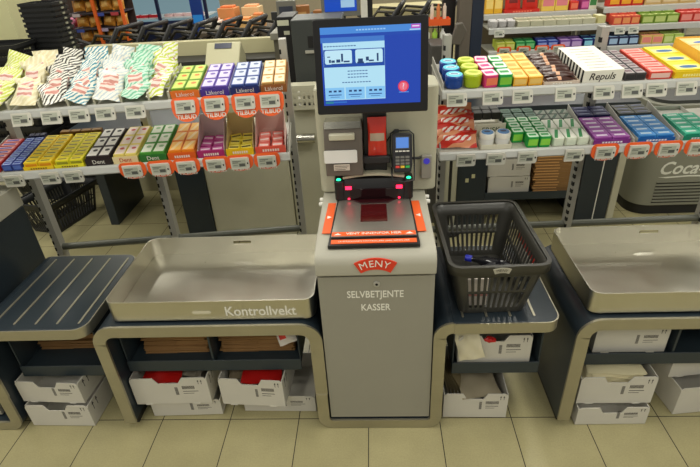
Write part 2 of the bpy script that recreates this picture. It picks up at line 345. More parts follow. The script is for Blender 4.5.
# ------------------------------------------------------------------ counters
YF=1.405; YB=1.925
def counters():
    zt=.563; t=.05
    # kiosk U base belongs to the kiosk
    u=MB(T(.008,-1.415,0))
    for K in (K1,K2):
        m=MB(T(.008,-1.415,0)) if K is K1 else MB(T(.062,-1.44,0))
        path=[(-.262,.20),(-.262,.07)]+arc(-.202,.062,.060,180,270)+arc(.183,.062,.060,270,360)+[(.243,.07),(.243,.20)]
        m.ribbon(path,.0455,'y',1.402,1.412,TRIM)
        m.ribbon([(p[0],p[1]) for p in path],.045,'y',1.412,1.93,NAVY)
        m.build('base_frame',K)
    def arch(x0,x1,dx,label,r0=.085,r1=.085):
        t_=empty('weighing_counter',T(x0,YF,0),label,'counter'); L=x1-x0
        path=[(0,.038),(0,zt-r0)]+arc(r0,zt-r0,r0,180,90)+[(r0+.01,zt),(L-r1-.01,zt)]+arc(L-r1,zt-r1,r1,90,0)+[(L,.2005 if x0<0 else .038)]
        path2=[(p[0],p[1]) for p in path]
        MB().ribbon(path2,-.048,'y',0,.010,TRIM).build('steel_edge',t_,smooth=20)
        MB().ribbon([(p[0]*1.0,p[1]) for p in path2],-.044,'y',.010,.52,NAVY).build('laminate_shell',t_,smooth=20)
        MB().box(.010,.038,.035,.46,0,.0375,BLACK).build('foot',t_)
        s=MB(); a,b_=.055,L-.055-(.05 if x0<0 else 0); zs=.018 if x0<0 else .026
        s.box(a,b_,.07,.075,.250+zs,.308+zs,SHELFNAVY); s.box(a,b_,.075,.47,.284+zs,.289+zs,SHELFNAVY); s.box(a,a+.006,.075,.47,.289+zs,.515,SHELFNAVY); s.box(b_-.006,b_,.075,.47,.289+zs,.515,SHELFNAVY); s.box(a,b_,.466,.47,.289+zs,.515,SHELFNAVY)
        so=s.build('hanging_shelf',t_,bevel=.004)
        MB().box((a+b_)/2-.004,(a+b_)/2+.004,.076,.465,.290+zs,.515,SHELFNAVY).build('divider',so)
        return t_
    arch(-1.095,-.2143,0,'steel edged dark blue counter under the weighing tray marked Kontrollvekt')
    arch(.715,1.546,0,'steel edged dark blue counter under the right-hand weighing tray')
    def slab(x0,x1,label):
        t_=empty('bagging_counter',T(x0,YF,0),label,'counter'); L=x1-x0
        r=.05
        pts=[(0,0)]+arc(L-r,r,r,-90,0,6)+arc(L-r,.52-r,r,0,90,6)+[(0,.52)]
        pts=[(p[0] if p[0]>.02 else .022,p[1]) for p in pts]; MB().prism(pts,'z',.517,.561,NAVY).build('laminate_top',t_,bevel=.002)
        edge=[(p[0],p[1]) for p in pts[1:-1]]
        edge=[(.026,-.002)]+[(p[0],p[1]) for p in edge]+[(.026,.522)]
        MB().ribbon(edge,-.004,'z',.513,.559,TRIM).build('steel_edge',t_,smooth=25)
        m=MB(); path=[(.002,.44)]+[(.002,.5)]
        # leg bend into the kiosk frame
        cv=[(0.0,.40)]+[(.0+.062-.062*math.cos(R(a)),.466+.062*math.sin(R(a))+0) for a in range(0,91,15)]
        lp_=[(-.0470,.2005),(-.0470,.489)]+arc(.0230,.489,.070,180,90,8)+[(.030,.559)]
        MB().ribbon(lp_,-.0455,'y',-.003,.007,TRIM).build('leg_bend',t_,smooth=25); MB().ribbon([(p[0],p[1]+.001) for p in lp_],-.044,'y',.0075,.52,NAVY).build('leg_shell',t_,smooth=25)
        rb_=MB()
        for k in range(5):
            x=.06+k*.0855
            if x<L-.02: rb_.prism(rrect(x-.004,x+.004,.03,.49,.0039,3),'z',.5612,.5637,TRIM)
        rb_.build('slide_rail',t_)
        zs=-.014 if x0>0 else -.003; s=MB(); a,b_=.04,min(L-.02,.425)
        s.box(a,b_,.07,.075,.250+zs,.308+zs,SHELFNAVY); s.box(a,b_,.075,.47,.284+zs,.289+zs,SHELFNAVY); s.box(a,a+.006,.075,.47,.289+zs,.516,SHELFNAVY); s.box(b_-.006,b_,.075,.47,.289+zs,.516,SHELFNAVY); s.box(a,b_,.466,.47,.289+zs,.516,SHELFNAVY)
        s.build('hanging_shelf',t_,bevel=.004)
    slab(.245,.648,'ribbed dark blue counter holding the grey shopping basket')
    slab(-1.545,-1.112,'empty ribbed dark blue counter at the left picture edge')
counters()
def tray(x0,x1,label,txt):
    L=x1-x0; Dp=.468
    t=empty('weighing_tray',T(x0,1.432,.565),label,'tray')
    r=.04; k=L*.53
    def seg(a,b,n): return [(a[0]+(b[0]-a[0])*i/n,a[1]+(b[1]-a[1])*i/n) for i in range(n)]
    def perim(d):
        q=r-d
        return seg((r,d),(L-r,d),8)+arc(L-r,r,q,-90,0,8)[:-1]+seg((L-d,r),(L-d,Dp-r),4)+arc(L-r,Dp-r,q,0,90,8)[:-1]+[(L-r,Dp-d),(k+.04,Dp-d),(k-.04,Dp-d),(r+.05,Dp-d)]+arc(r,Dp-r,q,90,180,8)[:-1]+seg((d,Dp-r),(d,r),4)+arc(r,r,q,180,270,8)[:-1]
    lev=[0.006,.056,.071,.094]; m=MB(); A=perim(0); B=perim(.003); n=len(A); ki=29+[0][0]
    ki=[i for i,p_ in enumerate(A) if abs(p_[0]-(k+.04))<1e-6][0]
    for P_ in (A,B):
        vs=[(x,y,z) for z in lev for x,y in P_]
        m.add(vs,[(q*n+i,q*n+(i+1)%n,(q+1)*n+(i+1)%n,(q+1)*n+i) for q in range(3) for i in range(n) if not(q==1 and i==ki)],TRAY)
    m.add([(x,y,.094) for x,y in A]+[(x,y,.094) for x,y in B],[(i,(i+1)%n,n+(i+1)%n,n+i) for i in range(n)],TRAY)
    m.add([(A[ki][0],A[ki][1],.056),(A[ki+1][0],A[ki+1][1],.056),(B[ki+1][0],B[ki+1][1],.056),(B[ki][0],B[ki][1],.056)],[(0,1,2,3)],TRAY)
    m.add([(A[ki][0],A[ki][1],.071),(A[ki+1][0],A[ki+1][1],.071),(B[ki+1][0],B[ki+1][1],.071),(B[ki][0],B[ki][1],.071)],[(0,1,2,3)],TRAY)
    m.prism(A,'z',.006,.0085,TRAY)
    o=m.build('steel_pan',t,smooth=30,flip=False)
    MB().prism(rrect(.05,L-.05,.05,Dp-.05,.02,3),'z',0,.0055,BLACK).build('base_plate',t)
    if txt:
        p=MB().text('Kontrollvekt',.060,T(L-.200,-.0012,.045)@FR@Matrix.Diagonal((.86,1,1,1)),WHITE,.01); p.build('lettering',t)
        MB().prism(rrect(L-.455,L-.385,.037,.051,.006,3),'y',-.0012,-.0004,C(206,200,176,.5)).build('level_window',t)
tray(-1.018,-.236,'deep stainless steel weighing tray lettered Kontrollvekt','x')
tray(.750,1.53,'deep stainless steel weighing tray without lettering, cut off at right',None)

# ------------------------------------------------------------------ baskets
def basket_mesh(L,W,H,mat,flare=.045,slots=True,badge=False,t=.004):
    # W along x (short side), L along y
    r=.035; per=[];tag_=[]
    def side(a,b,n,kind):
        for i in range(n): per.append((a[0]+(b[0]-a[0])*i/n,a[1]+(b[1]-a[1])*i/n,kind,i))
    x,y=W/2,L/2
    ns,nl=21,29
    side((-x+r,-y),(x-r,-y),ns,'f')
    for p in arc(x-r,-y+r,r,-90,0,5)[:-1]: per.append((*p,'c',0))
    side((x,-y+r),(x,y-r),nl,'l')
    for p in arc(x-r,y-r,r,0,90,5)[:-1]: per.append((*p,'c',0))
    side((x-r,y),(-x+r,y),ns,'f')
    for p in arc(-x+r,y-r,r,90,180,5)[:-1]: per.append((*p,'c',0))
    side((-x,y-r),(-x,-y+r),nl,'l')
    for p in arc(-x+r,-y+r,r,180,270,5)[:-1]: per.append((*p,'c',0))
    n=len(per); lev=[0,.10,.42,.47,.76,.80,1.0]
    vs=[];fs=[]
    for q in lev:
        k=1-flare/ (W/2)*(1-q); k2=1-flare/(L/2)*(1-q)
        for px,py,_,_ in per: vs.append((px*k,py*k2,q*H))
    for j in range(len(lev)-1):
        for i in range(n):
            kd,ix=per[i][2],per[i][3]
            N=ns if kd=='f' else nl
            if slots and j in(2-1,3) and kd!='c' and ix%2==1 and 0<ix<N-1 and not(abs(ix-N//2)<1): continue
            fs.append((j*n+i,j*n+(i+1)%n,(j+1)*n+(i+1)%n,(j+1)*n+i))
    fs.append(tuple(range(n)))
    m=MB().add(vs,fs,mat)
    return m,per,H
def make_basket(label,M,L=.47,W=.315,H=.235,mat=BASKET,group=None,badge=False,handle=True):
    t=empty('shopping_basket',M,label,'basket',group)
    m,per,_=basket_mesh(L,W,H,mat)
    o=m.build('body',t,smooth=35); s=o.modifiers.new('thick','SOLIDIFY'); s.thickness=.003; s.offset=1
    rim=MB(); r0=rrect(-W/2-.012,W/2+.012,-L/2-.012,L/2+.012,.045,6); r1=rrect(-W/2,W/2,-L/2,L/2,.035,6); n=len(r0)
    hb=H-.035
    vs=[(x,y,hb) for x,y in r0]+[(x,y,H) for x,y in r0]+[(x,y,H) for x,y in r1]
    vs+=[(x,y,H-.006) for x,y in r1]
    fs=[]
    for j in range(3):
        for i in range(n): fs.append((j*n+i,j*n+(i+1)%n,(j+1)*n+(i+1)%n,(j+1)*n+i))
    rim.add(vs,fs,mat); ro=rim.build('rim',t,smooth=50); sd=ro.modifiers.new('t','SOLIDIFY'); sd.thickness=.0025; sd.offset=0
    if handle:
        h=MB(); 
        h.tube([(-W/2-.006,-L/2+.06,H-.012),(-W/2-.006,0,H-.004),(-W/2-.006,L/2-.06,H-.012)],.007,mat,8)
        h.build('folded_handle',t); h=MB(); h.tube([(W/2+.006,-L/2+.06,H-.012),(W/2+.006,0,H-.004),(W/2+.006,L/2-.06,H-.012)],.007,mat,8)
        h.build('folded_handle',t)
    if badge:
        b=MB(); b.prism(arc(0,H-.085,.083,112,68,8)+arc(0,H-.085,.063,68,112,8),'y',-L/2-.0155,-L/2-.0125,C(170,166,150,.5))
        for ch,a in zip('MENY',(101.5,94,86,78.5)): b.text(ch,.0145,T(.073*math.cos(R(a)),-L/2-.016,H-.085+.073*math.sin(R(a)))@FR@rz(a-90),C(60,58,52,.5))
        b.build('badge',t)
    return t
make_basket('dark grey plastic shopping basket standing on the counter right of the checkout',T(.410,1.652,.565)@rz(1.5),W=.325,badge=True)
make_basket('black plastic shopping basket standing on the floor behind the left rack',T(-2.42,3.36,0.004)@rz(-14),L=.50,W=.33,H=.25,mat=BASKETB)
# things in the grey basket
def crumpled(w,d,h,mat,seed,n=9,flat=.5):
    rnd=random.Random(seed); ph=[rnd.uniform(0,6) for _ in range(6)]
    m=MB(); vs=[];fs=[]; N=14
    for i in range(n+1):
        th=PI*i/n
        for j in range(N):
            a=2*PI*j/N
            k=1+.18*math.sin(3*a+ph[0]+th*2)+.14*math.sin(5*a+ph[1]-th*3)+rnd.uniform(-.07,.07)
            vs.append((w/2*math.sin(th)*math.cos(a)*k,d/2*math.sin(th)*math.sin(a)*k,h/2*(1+math.cos(th))*(1+.1*math.sin(4*a+ph[2]))))
    for i in range(n):
        for j in range(N): fs.append((i*N+j,i*N+(j+1)%N,(i+1)*N+(j+1)%N,(i+1)*N+j))
    return m.add(vs,fs,mat)
g=empty('bottle',T(.445,1.755,.571),'dark bottle with blue cap lying in the grey shopping basket','bottle')
MB(T(-.03,.0,.026)@rz(-25)@ry(90)).lathe([(.010,-.025),(.012,0),(.024,.03),(.025,.11),(.02,.125)],C(24,24,30,.15,coat=.5),16).build('bottle_body',g)
MB(T(-.03,.0,.026)@rz(-25)@ry(90)).lathe([(.014,-.052),(.0145,-.026),(.014,-.025)],C(40,50,190,.35),16).build('cap',g)
g=crumpled(.12,.09,.05,C(30,30,36,.3),4).build('plastic_bag',smooth=20); place(g,T(.49,1.70,.571)); tag(g,'crumpled black plastic wrapper lying in the grey shopping basket','wrapper')
g=MB().box(-.045,.045,0,.02,0,.125,C(226,216,204,.5)); g.box(-.045,.045,-.0008,0,.045,.065,C(214,150,140,.5)); g=g.build('food_packet',bevel=.003); place(g,T(.352,1.490,.572)@rx(3)); tag(g,'pale packet standing against the front wall of the grey basket','packet')

g=MB().box(-.006,.006,-.10,.10,0,.085,C(232,228,216,.5)).box(-.006,.006,-.10,.10,.0855,.135,C(214,44,28,.45)).build('leaflet_stack',bevel=.002); place(g,T(.603,1.74,.565)@rz(1.5)); tag(g,'red and white leaflet stack standing upright right of the grey basket','leaflets')
# ------------------------------------------------------------------ cartons and paper bags
INK=C(70,66,62,.7)
def carton(x0,x1,y0,y1,z0,z1,label,yaw=0,notch=True,group='white cartons under the checkout counters',tilt=0):
    W=x1-x0; D=y1-y0; H=z1-z0
    t=empty('carton',T(x0,y0,z0)@rz(yaw)@rx(tilt),label,'carton',group); th=.004
    m=MB()
    f=[(0,0),(W,0),(W,H-.012),(W-.012,H)]+([(W*.68,H),(W*.62,H-.03),(W*.36,H-.03),(W*.30,H)] if notch else [])+[(.012,H),(0,H-.012)]
    m.prism(f,'y',0,th,CARD); m.prism(f,'y',D-th,D,CARD)
    m.box(0,th,th,D-th,0,H-.004,CARD); m.box(W-th,W,th,D-th,0,H-.004,CARD); m.box(th,W-th,th,D-th,0,th,CARD)
    # print
    for k in range(9): m.box(W*.56,W*.60,-.0006,0,H*.36+k*.005,H*.36+k*.005+.0028,INK)
    for k in range(12): m.box(W*.66+k*.0045,W*.66+k*.0045+.0025,-.0006,0,H*.58,H*.70,INK)
    m.box(W*.66,W*.86,-.0005,0,H*.48,H*.50,INK); m.box(W*.66,W*.80,-.0005,0,H*.40,H*.415,INK)
    for k in(0,1):
        x=W*.90+k*.012 if 0 else W*.885+k*.013
        m.box(x-.001,x+.001,-.0006,0,H*.76,H*.88,INK); m.add([(x-.004,-.0006,H*.86),(x+.004,-.0006,H*.86),(x,-.0006,H*.93)],[(0,1,2)],INK)
    for k in (0,1):   # arrows on the right side
        y=.035+k*.03; m.box(W,W+.0006,y-.0015,y+.0015,H*.55,H*.8,INK); m.add([(W+.0006,y-.008,H*.78),(W+.0006,y+.008,H*.78),(W+.0006,y,H*.92)],[(0,1,2)],INK)
    for a in(.12,.75): m.box(W*a,W*a+.03,-.002,th,-.003,.001,CARD) if z0>.02 else None
    m.build('box',t)
    return t
def bagstack(x0,x1,y0,y1,z0,n,dz,where):
    bx=bpy.data.meshes
    m=MB().prism(rrect(-.5*(x1-x0),.5*(x1-x0),-.5*(y1-y0),.5*(y1-y0),.004,1),'z',.0005,dz-.0006,KRAFT).box(-.5*(x1-x0),.0*(x1-x0),-.5*(y1-y0)-.003,-.5*(y1-y0),.001,dz*.5,KRAFT)
    p=m.build('paper_bag',bevel=.001); nm=['bottom','second lowest','third lowest','fourth lowest','fifth lowest','sixth lowest','seventh lowest','eighth lowest','ninth lowest','tenth lowest']
    for i in range(n):
        o=p if i==0 else p.copy()
        if i: COL.objects.link(o)
        place(o,T((x0+x1)/2+random.uniform(-.008,.008),(y0+y1)/2+random.uniform(-.008,.008),z0+i*dz)@rz(random.uniform(-1.3,1.3)))
        tag(o,'brown paper bag, %s, %s'%('topmost' if i==n-1 else nm[i],where),'paper bag','brown paper bags on the hanging shelves')
# middle counter
bagstack(-.985,-.712,1.545,1.82,.3085,10,.0088,'left pile under the Kontrollvekt tray')
bagstack(-.66,-.355,1.545,1.82,.3085,10,.0088,'right pile under the Kontrollvekt tray')
carton(-1.00,-.695,1.470,1.74,.003,.094,'low white carton on the floor beneath the left red-bag carton',yaw=1.5,notch=False)
carton(-1.045,-.72,1.452,1.75,.098,.246,'white carton with red bag, left one under the Kontrollvekt counter',yaw=1)
carton(-.60,-.285,1.495,1.76,.003,.094,'low white carton on the floor beneath the right red-bag carton',yaw=-1,notch=False)
carton(-.67,-.40,1.452,1.75,.098,.246,'white carton with red bag, right one under the Kontrollvekt counter',yaw=-4)
def redbag(x,y,z,w,d,col,label,seed,yaw=0):
    o=pil(w,d,.018,col,seed=seed,wav=.007,n=12).build('folded_bag',smooth=50); place(o,T(x,y,z)@rz(yaw)@rx(8)); tag(o,label,'bag','folded bags in the cartons')
REDB=C(168,22,18,.35); GREYB=C(120,112,98,.6)
redbag(-.93,1.57,.224,.17,.22,REDB,'folded red bag in the left carton under the Kontrollvekt counter',1,4)
redbag(-.80,1.60,.222,.10,.2,GREYB,'folded grey paper bag beside the red bag, left carton under Kontrollvekt',2,-6)
redbag(-.50,1.57,.224,.17,.22,REDB,'folded red bag in the right carton under the Kontrollvekt counter',5,2)
redbag(-.605,1.58,.222,.09,.2,C(104,92,70,.7),'folded brown bag beside the red bag, right carton under Kontrollvekt',6,8)
o=pil(.075,.12,.01,C(216,208,196,.5),C(214,50,30,.4),(.1,.5,.2,.9),seed=9,wav=.006).build('plastic_bag',smooth=50); place(o,T(-.385,1.53,.435)@rx(60)@rz(20)); tag(o,'crumpled red and white plastic bag beside the right paper bag pile','bag')
# left slab
carton(-1.525,-1.245,1.425,1.75,.003,.126,'white carton on the floor under the left ribbed counter, lower of two',yaw=-1)
carton(-1.535,-1.255,1.447,1.77,.130,.246,'white carton under the left ribbed counter, upper of two',yaw=-3)
bagstack(-1.49,-1.20,1.60,1.84,.2875,7,.0115,'under the left ribbed counter')
# right slab
carton(.258,.520,1.455,1.74,.003,.140,'white carton on the floor under the basket counter',yaw=-1)
carton(.308,.592,1.490,1.80,.277,.420,'white carton on the hanging shelf under the basket counter',yaw=0)
redbag(.40,1.56,.128,.17,.2,C(150,140,116,.6),'crumpled grey paper bag in the floor carton under the basket counter',11,10)
for k in range(5):
    o=pil(.11,.13,.005,C(118,106,76,.6),seed=20+k,n=5).build('folded_bag',smooth=50); place(o,T(.283+.012*k,1.55,.148)@rz(-12)@ry(75-k*3)@rz(90)); tag(o,'thin olive brown bag standing upright in the floor carton under the basket counter','bag','upright bags in the floor carton')
o=pil(.10,.13,.008,C(222,214,184,.6),seed=31,wav=.005).build('paper_sheet',smooth=50); place(o,T(.347,1.482,.383)@rz(-8)@rx(78)@rz(15)); tag(o,'crumpled cream paper sheet hanging over the shelf carton edge','paper')
o=crumpled(.05,.03,.02,C(200,30,24,.4),8).build('ribbon_scrap',smooth=20); place(o,T(.430,1.50,.384)); tag(o,'small crumpled red wrapper lying on the shelf carton edge','wrapper')
# right tray counter
carton(.792,1.074,1.412,1.73,.003,.098,'low white carton on the floor, lower of the pair under the right tray counter',yaw=.5)
carton(.787,1.080,1.435,1.74,.103,.246,'white carton full of papers, upper of the pair under the right tray counter',yaw=0)
for k in range(7):
    o=pil(.22,.2,.007,C(226,216,176,.7),seed=40+k,n=8,wav=.004).build('folded_paper',smooth=50); place(o,T(.93+random.uniform(-.012,.012),1.56,.200+k*.0075)@rz(random.uniform(-8,8))@rx(5)); tag(o,'cream folded paper in the upper right carton, layer %s'%['one from the bottom','two','three','four','five','six','on the very top'][k],'paper','cream papers in the right carton')
carton(.835,1.11,1.50,1.80,.3175,.44,'white carton on the hanging shelf of the right tray counter',notch=False)
carton(1.205,1.47,1.46,1.85,.003,.150,'white carton at the lower right corner, on the floor',yaw=6,notch=False)
carton(1.178,1.45,1.52,1.88,.155,.245,'white carton at the lower right corner, upper one',yaw=6,notch=False)
carton(1.075,1.155,1.66,1.88,.003,.20,'narrow white carton standing behind the paper-filled carton',notch=False)
exec_racks=True
# ------------------------------------------------------------------ sweet racks
RACK={'L':T(-.40,2.12,.004)@rz(5.9),'R':T(.27,2.08,-.007)@rz(2.0)}
ZU,ZL=1.222,.953; SL=7.5
def surf(zf,v): return zf+math.tan(R(SL))*v
def rack(k,u0,u1,posts,label,ztop=1.385):
    t=empty('sweet_rack',RACK[k],label,'shelf rack')
    for u in posts:
        m=MB().prism([(u-.017,.325),(u+.017,.325),(u+.017,.38),(u-.017,.38)],'z',(-.003 if k=='L' else .0075),ztop,RACKG)
        z=.06
        while z<ztop-.03:
            m.box(u-.0175,u-.009,.3245,.3262,z,z+.022,SLOT); m.box(u-.0178,u-.0165,.3245,.345,z,z+.022,SLOT); z+=.042
        m.build('slotted_upright',t)
    MB().tube([(u0,.352,.365),(u1,.352,.365)],.019,C(96,98,88,.4,.2),12).build('cross_bar',t)
    for zf in(ZU,ZL):
        s=MB(); a=R(SL)
        s.prism([(0.004,zf-.006),(.324,zf-.006+.320*math.tan(a)),(.324,zf-.0015+.320*math.tan(a)),(.004,zf-.0015)],'x',u0,u1,C(190,188,176,.45,.1))
        so=s.build('shelf',t)
        MB().prism([(.003,zf+.004),(-.004,zf+.005),(-.012,zf-.002),(-.020,zf-.026),(-.016,zf-.032),(.004,zf-.030)],'x',u0,u1,RAILG).build('price_rail',so,smooth=20)
        for u in (u0+.006,u1-.008): MB().prism([(.004,zf-.03),(.325,zf-.06),(.325,zf+.075),(.02,zf+.03)],'x',u-.002,u+.002,RACKG).build('end_bracket',so)
    return t
RL=rack('L',-1.365,.018,[-1.345,-.70,.0165],'sweet rack with two shelves of pastilles and gum left of the checkout')
RR=rack('R',.012,1.55,[.085,.79,1.52],'sweet rack with two shelves of mints and gum right of the checkout')
# price tags
def tag_mesh(promo,nm,low=False):
    t=bpy.data.objects.new(nm,None); COL.objects.link(t)
    z=-.030
    m=MB(); m.prism([(-.041,-.027),(.036,-.027),(.041,-.020),(.041,.020),(.036,.027),(-.041,.027)],'y',0,.009,C(206,204,192,.45)); m.build('tag_case',t)
    d=MB(); d.box(-.035,.026,-.001,0,-.016,.019,C(176,180,164,.4)); d.box(-.032,.006,-.0016,-.001,.011,.014,C(96,98,92,.5)); d.box(-.032,-.006,-.0016,-.001,.004,.007,C(96,98,92,.5)); d.box(-.004,.022,-.0018,-.001,-.013,.001,C(84,86,82,.5)); d.box(-.030,-.010,-.0016,-.001,-.008,-.005,C(130,130,122,.5)); d.box(.031,.036,-.0016,.0,-.004,.004,SLOT)
    d.build('tag_display',t)
    if promo:
        s=MB(); pts=arc(.038,.018,.020,0,90,5)+arc(-.038,.018,.020,90,180,5)+[(x,y*(.64 if low else 1.0)-.004) for x,y in arc(0,.0,.058,180,360,14)]
        s.prism(pts,'y',.0095,.013,ORANGE)
        s.text('TILBUD',.029,T(0,.0088,-.034 if low else -.0415)@FR@Matrix.Diagonal((.86,.45 if low else .85,1,1)),WHITE,.015); s.build('promotion_sleeve',t)
    return t
PT={}
def price(k,u,zf,promo,what,dz=0,M0=None,cat='price tag',v=-.027):
    low=zf<1; what_=what; promo_=promo; promo=(promo,low)
    if promo not in PT: t=PT[promo]=tag_mesh(promo_,'price_tag',low)
    elif PT[promo].get('used'): t=copy_tree(PT[promo])
    else: t=PT[promo]
    PT[promo]['used']=1; promo=promo_
    if t.get('used') and t is not PT[(promo,low)]: del t['used']
    place(t,(M0 or RACK[k])@T(u,v-(.006 if promo else 0),zf-.030+dz+(.008 if promo else 0))@rx(4 if low else -16))
    tag(t,('price tag in orange offer sleeve, ' if promo else 'plain white price tag, ')+what,cat,'electronic price tags')
for u,w in zip((-1.134,-1.067,-.946,-.832,-.725,-.601),('yellow-green bag','cream bag','black-striped bag','teal-striped bag','white-blue bag','mint green bag')):
    price('L',u,ZU,False,'below the %s slot, upper left rack'%w) if u>-1.13 else price('L',-1.165,ZU,False,'below the yellow-green bag slot, upper left rack')
for u,w in zip((-.380,-.257,-.130,-.026),('green and orange case','purple case','blue case','gold case')): price('L',u-.012,ZU,True,'below the upper %s'%w)
for u,w in zip((-1.20,-1.043,-.942),('blue gum','first yellow case','second yellow case')): price('L',u,ZL,False,'below the %s, left rack'%w)
for u,w in zip((-.809,-.68,-.557,-.443,-.313,-.206,-.086),('black and white case','cream and yellow case','green case','orange case','magenta case','lemon case','coral case')): price('L',u,ZL,True,'below the lower %s'%w)
for u,w in zip((.07,.216,.337,.51,.665,.779,.876,.996,1.13),('blue tubs','pink boxes','yellow boxes','chocolate bars','black-striped box','grey packs','red bars','yellow oval case','orange case')): price('R',u,ZU,False,'below the %s, upper right rack'%w)
for u,w in zip((.125,.255,.39,.593),('red bags','white jars','green boxes','white and green packs')): price('R',u,ZL,False,'below the %s, lower right rack'%w)
for u,w in zip((.722,.864,.992,1.12),('purple gum','gap before the blue gum','blue gum','teal gum')): price('R',u,ZL,True,'below the %s, lower right rack'%w)
for k in PT.values():
    if 'used' in k: del k['used']
def PM(k,u,v,z,pitch=SL): return RACK[k]@T(u,v,z)@rx(pitch)
ORD=['front','second','third','fourth','fifth','sixth','seventh','eighth','ninth']
def packmesh(w,d,h,body,face=None,acc=None,txt=None,tcol=None,side=None,style=0,name='gum_box',rnd=0):
    m=MB()
    if rnd: m.prism(rrect(-w/2,w/2,-d/2,d/2,rnd,3),'z',.0008,h,body)
    else: m.box(-w/2,w/2,-d/2,d/2,.0008,h,body)
    if face:
        if rnd: m.prism(rrect(-w*.45,w*.45,-d*.44,d*.44,rnd*.7,3),'z',h,h+.0008,face)
        else: m.box(-w*.42,w*.42,-d*.42,d*.42 if style!=2 else d*.1,h,h+.0006,face)
    if acc:
        if style==0: m.disc(w*.06,d*.10,h+.0012,w*.22,acc,12)
        elif style==1: m.box(-w*.34,w*.30,-d*.16,d*.16,h+.0006,h+.0012,acc)
        elif style==2: m.disc(0,-d*.18,h+.0012,w*.30,acc,16,ry_=d*.16)
        elif style==3: m.prism([(-w*.4,-d*.42),(-w*.1,-d*.42),(w*.40,d*.42),(w*.1,d*.42)],'z',h,h+.001,acc)
    if txt: m.text(txt,min(w*.28,d*.5),T(0,-d*.22 if style!=1 else 0,h+.0016),tcol or WHITE)
    if side: m.box(-w*.42,w*.42,-d/2-.0006,-d/2,h*.2,h*.8,side)
    return m
def grid(k,u0,u1,v0,dv,rows,cols,h,zf,mesh,kind,cat,colour,where,group,name,lift=0,jit=1.5,pitch=SL,cell=None,dz=0):
    w=(u1-u0)/cols; p=None
    for i in range(rows):
        for j in range(cols):
            u=u0+w*(j+.5); v=v0+dv*(i+.5)
            M=PM(k,u,v,surf(zf,v)+lift+dz*i,pitch)@rz(random.uniform(-jit,jit))
            if p is None: o=p=mesh(w-.004,dv-.004,h).build(name)
            else: o=p.copy(); COL.objects.link(o)
            place(o,M)
            cs={1:[''],2:['left column','right column'],3:['left column','middle column','right column'],4:['leftmost column','second column','third column','rightmost column'],5:['first column','second column','third column','fourth column','fifth column'],6:['first column','second column','third column','fourth column','fifth column','sixth column']}[cols][j]
            tag(o,'%s %s, %s row%s, %s'%(colour,kind,ORD[i],(' '+cs) if cs else '',where),cat,group)
def case(k,u0,u1,v0,dep,zf,front,side_,txt,label,hf=.034,tcol=WHITE,flap=None,hole=None,name='display_case'):
    t=empty(name,PM(k,u0,v0,surf(zf,v0)+.0005),label,'display case','cardboard display cases'); W=u1-u0
    m=MB(); m.box(.001,W-.001,0,.0025,0,hf,front); m.box(.001,.0028,.0025,dep,0,hf*.9,side_); m.box(W-.0028,W-.001,.0025,dep,0,hf*.9,side_); m.box(.0028,W-.0028,.0025,dep,0,.0018,side_); m.box(.001,W-.001,dep-.002,dep,0,hf*.9,side_)
    if txt: m.text(txt,hf*.74,T(W/2,-.0006,hf*.52)@FR,tcol)
    else:
        for a in range(7): m.box(W*.24+a*W*.08,W*.24+a*W*.08+W*.055,-.0006,0,hf*.3,hf*.62,tcol)
    m.build('tray',t)
    if flap:
        f=MB(); f.prism([(.0,0),(.0+dep*.2,hf),(dep*.93,flap),(dep,flap),(dep,0)],'x',.0,.0012,C(226,214,204,.6)) if 0 else None
        f.prism([(.02,.0),(.02,hf+.004),(dep-.002,flap),(dep-.002,0)],'x',.003,.0042,side_); f.prism([(.02,.0),(.02,hf+.004),(dep-.002,flap),(dep-.002,0)],'x',W-.0042,W-.003,side_)
        f.prism(rrect(.003,W-.003,.002,flap,.004,2),'y',dep+.0003,dep+.002,side_)
        if hole: f.prism([(W/2+.008*math.cos(2*PI*j/12),flap-.022+.008*math.sin(2*PI*j/12)) for j in range(12)],'y',dep-.0006,dep+.0002,hole)
        f.build('back_flap',t)
    return t
# --- upper left: four pastille cases
def c4(w,txt,u0,u1,front,body,face,acc,lab,side,word,st=0):
    case('L',u0,u1,.008,.29,ZU,front,side,txt,'%s open display case of pastille boxes, upper left rack'%lab)
    grid('L',u0+.004,u1-.004,.013,.094,3,2,.040,ZU,lambda a,b,h:packmesh(a,b,h,body,face,acc,side=front),'pastille box','box',word,'%s case'%lab,'pastille boxes in the upper left display cases','pastille_box',lift=.003)
c4(0,'Läkerol',-.452,-.331,C(232,120,40),C(120,170,50),C(208,222,110),C(236,120,40),'green and orange',C(226,190,150),'green')
c4(0,'Läkerol',-.327,-.206,C(72,50,150),C(108,82,184),C(214,206,232),C(110,80,180),'purple',C(206,196,226),'purple')
c4(0,'Läkerol',-.202,-.078,C(28,44,110),C(58,84,160),C(204,212,232),C(90,110,160),'blue',C(170,184,214),'blue')
c4(0,'Läkerol',-.074,.036,C(150,92,44),C(206,160,90),C(244,232,190),C(228,170,100),'gold',C(160,104,60),'cream and gold')
